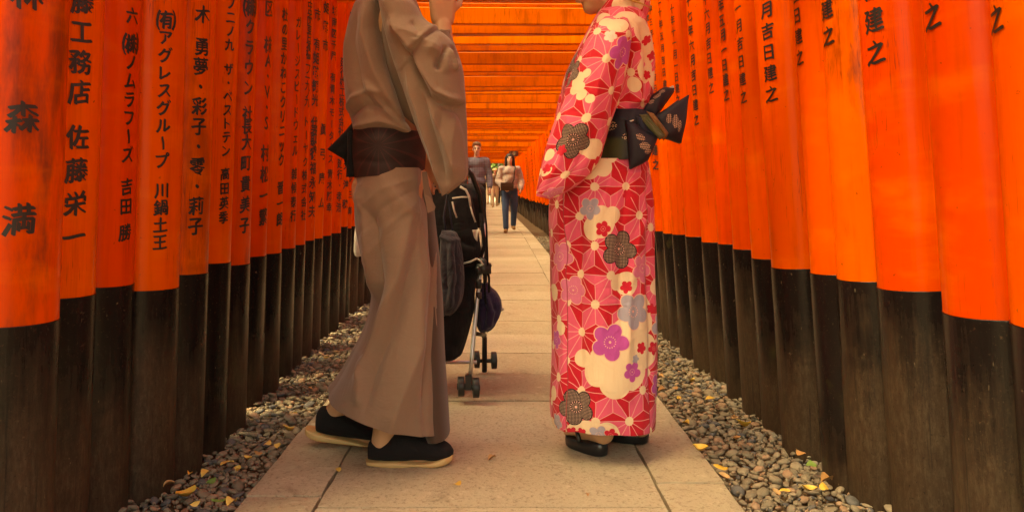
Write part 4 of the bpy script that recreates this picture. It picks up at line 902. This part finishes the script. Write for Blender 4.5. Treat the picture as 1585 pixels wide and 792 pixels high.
def zori(heel, toe, par):
    heel, toe = Vector((heel.x, heel.y, 0)), Vector((toe.x, toe.y, 0)); d = (toe - heel).normalized(); s_ = Vector((-d.y, d.x, 0)); L = (toe - heel).length; v = []; f = []; n = 28
    prof = [(0, .9), (.004, .97), (.022, 1.0), (.034, .97), (.037, .90)]
    for z_, k in prof:
        for i in range(n):
            a = 2 * PI * i / n; c_, q = math.cos(a), math.sin(a); e = abs(c_) ** .75 * (1 if c_ > 0 else -1); w = .040 + .006 * c_
            rise = .010 * max(0, -c_)    # heel a little higher
            v.append(heel.lerp(toe, .5) + d * (e * L * .56 * k) + s_ * (abs(q) ** .8 * (1 if q > 0 else -1) * w * k) + Vector((0, 0, z_ * (1 + .25 * max(0, -c_)))))
    for r in range(len(prof) - 1):
        for i in range(n): f.append((r * n + i, r * n + (i + 1) % n, (r + 1) * n + (i + 1) % n, (r + 1) * n + i))
    f += [tuple(range(n))[::-1], tuple((len(prof) - 1) * n + i for i in range(n))]
    o = link('sandal', mesh('sandal', v, f, M['zori'], True), None); parent_keep(o, par)
    st = MB()
    for q in (-1, 1): st.tube([heel.lerp(toe, .80) + Vector((0, 0, .06)), heel.lerp(toe, .62) + s_ * .028 * q + Vector((0, 0, .075)), heel.lerp(toe, .42) + s_ * .042 * q + Vector((0, 0, .036))], [.005, .009, .007], 8)
    so_ = link('strap', mesh('strap', st.v, st.f, M['zori']), o)
zori(h1, t1, woman); zori(h2, t2, woman)

# ------------------------------------------------------------------ pushchair
pc = empty('pushchair', (P(700, 600, 3.6).x, 3.6, 0), label='black folding pushchair with double wheels, half hidden behind the man in brown', cat='pushchair')
def part(mb, name, m, smooth=True, par=None): return parent_keep(mb.build(name, m, None, smooth), par or pc)
def wheel(c, r, wd, ax):
    ax = Vector(ax).normalized(); c = Vector(c); o = None
    mb = MB(); pr = [(-.5, .62), (-.5, .80), (-.42, .94), (-.2, 1.0), (.2, 1.0), (.42, .94), (.5, .80), (.5, .62)]
    mb.tube([c + ax * (k * wd) for k, _ in pr], [r * q for _, q in pr], 26, False); f0 = mb
    t = parent_keep(mb.build('wheel', M['rubber'], None), pc)
    h = MB(); h.tube([c - ax * wd * .46, c - ax * wd * .4, c + ax * wd * .4, c + ax * wd * .46], [r * .62, r * .63, r * .63, r * .62], 20); h.tube([c - ax * wd * .62, c + ax * wd * .62], r * .2, 12)
    hb = link('hub', mesh('hub', h.v, h.f, M['plastic']), t)
for dx in (0, -.30):
    o3 = Vector((dx, 0, 0))
    for px, d in ((713.5, 3.38), (736.5, 3.36)): wheel(Vector((P(px, 600, d).x, d, .0635)) + o3, .0635, .026, (1, .12, 0))
    for px, d in ((738, 3.92), (764.5, 3.90)): wheel(Vector((P(px, 558, d).x, d, .0635)) + o3, .0635, .024, (1, .12, 0))
    a = MB(); a.tube([P(727, 592, 3.37) + o3, P(731, 545, 3.4) + o3, P(738, 470, 3.46) + o3, P(747, 390, 3.52) + o3, P(750, 340, 3.56) + o3], .0085, 12); part(a, 'front_leg', M['alu'])
    a = MB(); a.tube([P(750, 575, 3.91) + o3, P(750, 522, 3.9) + o3, P(746, 515, 3.88) + o3], .012, 12); a.tube([P(751, 518, 3.9) + o3, P(736, 516, 3.6) + o3], .009, 10); a.tube([P(738, 558, 3.92) + o3, P(765, 558, 3.9) + o3], .009, 10); part(a, 'rear_leg', M['plastic'])
    a = MB(); a.box((-.012, -.02, -.03), (.012, .02, .03), Matrix.Translation(Vector((P(725, 590, 3.37).x, 3.37, .085)) + o3)); a.tube([P(713, 600, 3.38) + o3, P(737, 600, 3.36) + o3], .007, 10); part(a, 'wheel_fork', M['plastic'], False)
    a = MB(); a.tube([P(750, 340, 3.56) + o3, P(752, 420, 3.6) + o3, P(745, 500, 3.72) + o3, P(750, 520, 3.88) + o3], .009, 10); part(a, 'side_tube', M['plastic'])
    a = MB(); a.tube([P(748, 350, 3.56) + o3, P(742, 300, 3.5) + o3, P(730, 270, 3.44) + o3, P(722, 262, 3.4) + o3], .010, 10); part(a, 'push_handle', M['plastic'])
    for y0, y1 in ((412, 425), (432, 446), (452, 462)):
        a = MB(); a.tube([P(741, y0, 3.47) + o3, P(741, y1, 3.47) + o3], .013, 10); part(a, 'clip', M['plastic'])
a = MB(); a.tube([P(612, 560, 3.7), P(738, 560, 3.7)], .008, 10); part(a, 'axle_bar', M['alu'])
bk = Loft([(612, 292, 722, 288, 3.56, .05), (612, 310, 730, 306, 3.56, .06), (612, 350, 738, 346, 3.54, .07), (612, 390, 744, 386, 3.52, .08), (612, 410, 738, 412, 3.52, .08)], 50, 90, False, [('r', [(700, 300), (712, 350), (722, 400)], .01, 6), ('r', [(690, 330), (715, 372), (740, 380)], -.012, 5)], .004, 71, True); parent_keep(bk.build('backrest', M['black_cloth'], None), pc)
cn = Loft([(612, 284, 735, 288, 3.80, .03), (612, 286, 742, 284, 3.76, .14), (612, 300, 752, 296, 3.74, .17), (612, 330, 752, 330, 3.74, .16), (612, 352, 744, 352, 3.74, .10)], 50, 90, False, [('r', [(700, 296), (740, 310)], .012, 7)], .004, 73, True); parent_keep(cn.build('canopy', M['black_cloth'], None), pc)
se = Loft([(612, 402, 748, 400, 3.6, .10), (612, 425, 742, 425, 3.62, .16), (612, 455, 736, 450, 3.62, .17), (612, 490, 734, 478, 3.6, .17), (612, 525, 728, 505, 3.58, .15), (618, 552, 716, 545, 3.56, .12), (626, 557, 708, 553, 3.56, .08)], 70, 100, False, [('r', [(690, 440), (715, 470), (730, 470)], .012, 7), ('r', [(690, 510), (712, 535), (716, 548)], -.010, 7)], .005, 75, True); parent_keep(se.build('seat', M['black_cloth'], None), pc)
for pts, r in (([(700, 307), (714, 305), (726, 305)], .0035), ([(712, 289), (721, 294), (726, 304), (728, 318)], .005), ([(728, 318), (731, 330), (736, 344)], .0035), ([(700, 312), (703, 326), (707, 337)], .0035), ([(716, 408), (728, 405), (738, 400)], .004), ([(738, 400), (744, 404), (748, 410)], .004)):
    a = MB(); a.tube([P(x, y, 3.44) for x, y in pts], r, 8); part(a, 'piping', M['piping'])
panel('highlight_patch', [(731, 356, 3.44), (741, 355, 3.44), (739, 374, 3.44), (734, 368, 3.44)], .003, M['piping'], pc)  # pale panel standing in for a grey highlight on the black fabric
a = MB(); a.tube([P(748, 300, 3.46), P(753, 350, 3.46), P(755, 410, 3.46)], .004, 8); a.tube([P(744, 330, 3.45), P(750, 380, 3.45), P(744, 398, 3.45)], .008, 8); part(a, 'strap', M['black_cloth'])
a = MB(); a.box((-.03, -.04, -.02), (.03, .04, .02), Matrix.Translation(P(749, 415, 3.5))); a.tube([P(742, 402, 3.5), P(757, 416, 3.5)], .02, 10); part(a, 'hinge', M['plastic'])
bg_ = Loft([(684, 356, 700, 357, 3.40, .03), (682, 365, 708, 363, 3.39, .055), (680, 390, 715, 390, 3.38, .075), (680, 430, 718, 432, 3.38, .08), (682, 462, 715, 462, 3.38, .075), (684, 480, 706, 480, 3.38, .05), (688, 488, 698, 487, 3.38, .02)], 60, 70, False, [('r', [(698, 366), (703, 420), (698, 478)], .016, 4), ('r', [(706, 372), (711, 430), (705, 470)], -.016, 4), ('r', [(690, 368), (692, 420), (690, 470)], -.012, 4), ('r', [(684, 366), (700, 372), (714, 370)], .010, 3, 1), ('r', [(682, 440), (700, 446), (717, 438)], -.008, 3)], .005, 77, True)
bgo = link('hanging_bag', mesh('hanging_bag', bg_.V, bg_.f, M['denim'], True), None, label='grey denim bag hanging from the pushchair beside the brown kimono', cat='bag')
a = MB(); a.tube([P(690, 360, 3.40), P(687, 335, 3.42), P(692, 300, 3.42), P(697, 330, 3.42), P(701, 362, 3.4)], .004, 8); hb_ = link('handle', mesh('handle', a.v, a.f, M['navy']), bgo)
ht = Loft([(746, 438, 756, 437, 3.62, .02), (743, 446, 761, 446, 3.62, .04), (739, 458, 770, 455, 3.62, .07), (737, 476, 777, 471, 3.62, .09), (738, 496, 773, 490, 3.62, .085), (742, 508, 763, 505, 3.62, .055), (746, 513, 756, 511, 3.62, .02)], 50, 70, False, [('r', [(748, 450), (750, 480), (748, 508)], -.016, 4), ('r', [(752, 452), (762, 480), (757, 505)], .016, 4), ('r', [(760, 456), (770, 478), (764, 500)], -.012, 4), ('r', [(740, 470), (756, 474), (774, 472)], -.008, 3)], .006, 79, True)
hto = link('soft_bag', mesh('soft_bag', ht.V, ht.f, M['purple'], True), None, label='dark purple soft bag dangling from the side of the pushchair', cat='bag')
a = MB(); a.ell(P(776, 478, 3.62), (.012, .012, .01)); link('toggle', mesh('toggle', a.v, a.f, M['piping']), hto)
a = MB(); a.tube([P(752, 400, 3.5), P(757, 430, 3.52), P(757, 452, 3.53)], .005, 8); a.tube([P(746, 402, 3.5), P(750, 440, 3.52), P(752, 470, 3.53)], .004, 8); link('chin_strap', mesh('chin_strap', a.v, a.f, M['black_cloth']), hto)
wbg = Loft([(556, 338, 560, 338, 3.40, .01), (553, 347, 565, 346, 3.40, .03), (551, 360, 570, 360, 3.40, .05), (550, 375, 572, 376, 3.40, .055), (549, 388, 572, 388, 3.40, .05), (550, 395, 570, 394, 3.40, .03)], 40, 60, False, [('r', [(556, 345), (556, 385)], .006, 3), ('r', [(561, 350), (562, 390)], -.006, 3)], .004, 81, True)
link('plastic_bag', mesh('plastic_bag', wbg.V, wbg.f, M['white'], True), None, label='white plastic bag hanging behind the man in brown, above the left pebbles', cat='bag')

# ------------------------------------------------------------------ people further down the path
def patterned(name, a, b, sx, sz, mode):
    m = Mat(name, .85, .2); co = m.co('Object'); sp = m.t.nodes.new('ShaderNodeSeparateXYZ'); m.L(co, sp.inputs[0]); x, z_ = E(m.t, sp.outputs[0]), E(m.t, sp.outputs[2])
    if mode == 'check': k = ((x * sx).f('FRACT').lt(.35) + (z_ * sz).f('FRACT').lt(.35)) * .5
    else: k = m.ramp(m.noise(m.co(scale=(1, 1, 2.2)), sx, 4, .6, 1.2), .42, .6)
    m.col(m.mix(k, a, b)); m.bump(m.noise(co, 40, 3), .3, .01); return m.m
M['check'] = patterned('checked_shirt', (.14, .16, .235), (.28, .30, .37), 30, 30, 'check'); M['sweater'] = patterned('marbled_sweater', (.62, .52, .45), (.42, .37, .38), 12, 9, 'blot')
def walker(px, y, H, label, shirt, pants, shoes, hair, hairstyle, stride=.18, lift=.0, skin='skin_far', vox=.011, detail=True, yaw=0.0, arm='down', group=None):
    x0 = (px - VX) * y / F; z0 = cxz(y)[1]; s = H / 1.72
    root = empty('person', (x0, y, z0), yaw, label=label, cat='person', group=group); V = lambda x, yy, z: Vector((x * s, yy * s, z * s))
    b = MB()
    legs = ((-1, -stride), (1, stride))
    J = {}
    for q, st in legs:
        hip, kn_, an_ = V(q * .085, 0, .90), V(q * .095, st * .45 - .05, .49), V(q * .085, st + (.05 if st > 0 else 0), .085 + (.05 if st > 0 else 0)); J[q] = (hip, kn_, an_)
        caps(b, hip, kn_, .075 * s, .055 * s); caps(b, kn_, an_, .05 * s, .036 * s); caps(b, an_ + V(0, .02, -.03), an_ + V(q * .015, -.14, -.055), .034 * s, .026 * s)
    b.ell(V(0, 0, .95), V(.15, .11, .12)); b.ell(V(0, 0, 1.15), V(.14, .10, .16)); b.ell(V(0, 0, 1.32), V(.17, .11, .13)); caps(b, V(0, 0, 1.42), V(0, -.015, 1.54), .055 * s, .05 * s)
    A = {}
    for q in (-1, 1):
        sh_ = V(q * .18, 0, 1.39)
        if arm == 'bag' and q < 0: el_, wr_ = V(q * .25, .02, 1.13), V(q * .12, -.16, .98)
        elif arm == 'bag': el_, wr_ = V(q * .25, .04, 1.13), V(q * .24, -.10, .95)
        else: el_, wr_ = V(q * .24, .02, 1.12), V(q * .25, -.08 * q, .88)
        A[q] = (sh_, el_, wr_); caps(b, V(q * .08, 0, 1.38), sh_, .06 * s, .055 * s); caps(b, sh_, el_, .05 * s, .042 * s); caps(b, el_, wr_, .04 * s, .028 * s)
        hand(b, wr_, (wr_ - el_), (-q, .2, 0), s * 1.0, .5, -q)
    w, R = head(b, V(0, -.02, 1.61), s, (0, -1, -.02))
    remesh(b, 'body', M[skin], root, vox * .75, 2)
    t = MB()
    for q in (-1, 1):
        hip, kn_, an_ = J[q]; caps(t, hip, kn_, .096 * s, .076 * s); caps(t, kn_, an_ + V(0, 0, .035), .073 * s, .062 * s)
    t.ell(V(0, 0, .94), V(.168, .128, .13)); remesh(t, 'trousers', M[pants], root, vox, 2)
    t = MB(); t.ell(V(0, 0, 1.0), V(.178, .14, .12)); t.ell(V(0, 0, 1.16), V(.17, .135, .2)); t.ell(V(0, 0, 1.33), V(.185, .13, .135))
    for q in (-1, 1):
        sh_, el_, wr_ = A[q]; k = 1.35 if arm == 'bag' else 1.1; caps(t, V(q * .08, 0, 1.39), sh_, .072 * s, .074 * s); caps(t, sh_, el_, .07 * s, .060 * k * s); caps(t, el_, el_.lerp(wr_, .88), .060 * k * s, .050 * k * s)
    so_ = remesh(t, 'sweater' if arm == 'bag' else 'shirt', M[shirt], root, vox, 2)
    nv = len(so_.data.vertices); c = np.zeros(nv * 3); so_.data.vertices.foreach_get('co', c); c = c.reshape(-1, 3); nn = np.zeros(nv * 3); so_.data.vertices.foreach_get('normal', nn); nn = nn.reshape(-1, 3)
    c += nn * (s * (.003 * np.sin(31 * c[:, 2] / s + 19 * c[:, 0]) + .003 * np.sin(33 * c[:, 0] - 27 * c[:, 2])))[:, None]; so_.data.vertices.foreach_set('co', c.ravel()); so_.data.update()
    for q in (-1, 1):
        an_ = J[q][2]; f_ = MB(); caps(f_, an_ + V(0, .03, -.035), an_ + V(q * .015, -.145, -.055), .046 * s, .036 * s); caps(f_, an_ + V(0, .02, .01), an_ + V(0, .02, -.04), .05 * s, .047 * s); remesh(f_, 'shoe', M[shoes], root, vox * .8, 1)
    h = MB()
    if hairstyle == 'long':
        h.ell(w(0, -.03, .045), (.094 * s, .105 * s, .085 * s), 18, 12, R); 
        for q in (-1, 1): caps(h, w(q * .080, -.01, .03), w(q * .085, .0, -.13), .030 * s, .036 * s); caps(h, w(q * .05, -.07, .0), w(q * .06, -.06, -.14), .05 * s, .05 * s)
    elif hairstyle == 'short': h.ell(w(0, -.03, .072), (.088 * s, .094 * s, .076 * s), 18, 12, R); h.ell(w(0, -.06, .02), (.078 * s, .06 * s, .07 * s), 14, 10, R); caps(h, w(-.05, .052, .104), w(.05, .052, .108), .026 * s, .026 * s)
    else:
        h.ell(w(0, -.02, .07), (.082 * s, .092 * s, .07 * s), 18, 12, R); hm = MB(); hm.tube([w(0, -.01, .055), w(0, -.01, .06), w(0, -.01, .075), w(0, -.01, .12), w(0, -.01, .15)], [.15 * s, .152 * s, .1 * s, .095 * s, .06 * s], 20); hm.build('hat', M['straw'], root)
    remesh(h, 'hair', M[hair], root, vox * .8, 2)
    if detail: face_bits(root, w, R, s)
    return root, V, w, R, A
r1, V1, w1, R1_, A1 = walker(738, 16.6, 1.78, 'grey-haired man in a blue checked shirt standing behind the pushchair', 'check', 'dark_pants', 'brown_leather', 'hair_g', 'short', .10)
gl = MB()
for q in (-1, 1): gl.tube([w1(q * .034 + .024 * math.cos(a), .098, .014 + .018 * math.sin(a)) for a in [2 * PI * i / 12 for i in range(13)]], .0022, 6)
gl.tube([w1(-.012, .099, .018), w1(.012, .099, .018)], .0022, 6); gl.build('glasses', M['plastic'], r1)
bl = MB(); bl.ell(V1(0, 0, .925), V1(.183, .145, .022), 24, 8); bl.build('belt', M['brown_leather'], r1)
r2, V2, w2_, R2_, A2 = walker(789, 17.2, 1.60, 'smiling woman walking in a pale marbled sweater and jeans with a shoulder bag', 'sweater', 'jeans', 'tan', 'hair', 'long', .20, arm='bag')
st = MB(); st.tube([V2(.12, -.10, 1.42), V2(.10, -.15, 1.32), V2(.09, -.155, 1.15), V2(.03, -.17, 1.02)], .014, 8); st.tube([V2(.12, -.10, 1.42), V2(.11, .0, 1.46), V2(.05, .13, 1.3), V2(-.1, .14, 1.05)], .014, 8)
bgb = bpy.data.objects.new('x', None); bpy.data.objects.remove(bgb)
sb = MB(); sb.box((-.13, -.05, -.08), (.13, .05, .08)); me = bevelled(mesh('shoulder_bag', sb.v, sb.f, M['brown_leather']), .02, 3)
sbo = link('shoulder_bag', me, None, label='dark brown shoulder bag carried by the walking woman in the pale sweater', cat='bag'); sbo.location = r2.location + V2(-.06, -.20, 1.0)
fl2 = MB(); fl2.box((-.132, -.056, -.01), (.132, -.046, .082)); link('flap', bevelled(mesh('flap', fl2.v, fl2.f, M['brown_leather'], False), .003), sbo)
so3 = link('strap', mesh('strap', st.v, st.f, M['brown_leather']), sbo); so3.location = r2.location - sbo.location
walker(766, 35.5, 1.62, 'distant person in a brown coat and straw hat beyond the checked shirt man', 'brown_coat', 'beige', 'tan', 'hair', 'hat', .12, vox=.016, detail=False)
walker(758, 37.5, 1.66, 'distant person in beige clothes walking away near the tunnel end', 'beige', 'beige', 'tan', 'hair', 'short', .12, vox=.016, detail=False, yaw=PI)
walker(775, 38.5, 1.60, 'distant person in dark trousers partly hidden by the walking woman', 'brown_coat', 'dark_pants', 'tan', 'hair', 'long', .15, vox=.016, detail=False)

# ------------------------------------------------------------------ hanging lantern, trees past the end
ly = 23.0; lp = P(795, 236, ly); lp.z += cxz(ly)[1] * 0
lt = empty('hanging_lantern', lp, label='small black lantern hanging under the beams above the walking woman', cat='lantern')
def hexa(r0, r1, z0, z1):
    mb = MB(); v = [(r * math.cos(PI / 3 * i), r * math.sin(PI / 3 * i), z) for r, z in ((r0, z0), (r1, z1)) for i in range(6)]
    mb.add(v, [(i, (i + 1) % 6, 6 + (i + 1) % 6, 6 + i) for i in range(6)] + [(5, 4, 3, 2, 1, 0), (6, 7, 8, 9, 10, 11)]); return mb
hexa(.155, .05, .075, .13).build('cap', M['lantern'], lt, False); hexa(.125, .125, -.10, -.08).build('base', M['lantern'], lt, False)
for i in range(6):
    a0, a1 = PI / 3 * i, PI / 3 * (i + 1); mb = MB(); mb.tube([(.118 * math.cos(a0), .118 * math.sin(a0), -.08), (.118 * math.cos(a0), .118 * math.sin(a0), .08)], .012, 6); mb.build('bar', M['lantern'], lt)
hexa(.105, .105, -.079, .078).build('shade', M['lantern_pane'], lt, False)
mb = MB(); mb.tube([(0, 0, .12), (0, 0, .42)], .008, 6); mb.build('hanger', M['lantern'], lt)
def tree(x, y, h, seed, label, lo=.25, name='tree'):
    rd = random.Random(seed); z0 = cxz(min(y, 61))[1] - .06; root = empty(name, (x, y, z0), label=label, cat=name, group=f'{name}s past the tunnel end')
    mb = MB(); mb.tube([(0, 0, 0), (.05, .03, h * .2), (.0, .1, h * .45), (.1, 0, h * .75)], [.24, .18, .13, .05], 10)
    cl = []
    for k in range(9):
        a = rd.uniform(0, 6.3); z1 = h * rd.uniform(lo, .8); L = h * .28 * rd.uniform(.6, 1.1); e = Vector((L * math.cos(a), L * math.sin(a), z1 + L * .5)); mb.tube([(0, .05, z1 - .2), e * .55 + Vector((0, 0, z1 * .3)), e], [.07, .05, .02], 6); cl.append(e)
    mb.build('trunk', M['bark'], root); v = []; f = []
    for k in range(3200):
        c = rd.choice(cl); r = h * .16; p = c + Vector((rd.gauss(0, 1), rd.gauss(0, 1), rd.gauss(0, .7))) * r * .6; a = Vector((rd.uniform(-1, 1), rd.uniform(-1, 1), rd.uniform(-.5, .5))).normalized() * .12; b = a.cross(Vector((rd.uniform(-1, 1), rd.uniform(-1, 1), 1))).normalized() * .06
        n = len(v); v += [p - a, p + b, p + a, p - b]; f.append((n, n + 1, n + 2, n + 3))
    link('crown', mesh('crown', v, f, M['crown'], False), root)
for k, (x, y, h) in enumerate(((-3.4, 52, 7.5), (-1.2, 57, 8.5), (1.4, 54, 8), (3.6, 50, 7), (-6, 48, 8), (6.5, 56, 9), (0.2, 66, 9.5), (-2.6, 70, 10), (2.6, 68, 9))):
    tree(x, y, h, 40 + k, 'leafy green tree standing past the far end of the tunnel')
for k, (x, y, h) in enumerate(((-2.6, 50, 2.6), (-1.4, 53, 3.0), (-.2, 51, 2.8), (.9, 54, 3.0), (-3.8, 52, 3), (-1.9, 58, 3.6), (.3, 60, 3.6))):
    tree(x, y, h, 80 + k, 'leafy green shrub standing past the far end of the tunnel', .02, 'shrub')
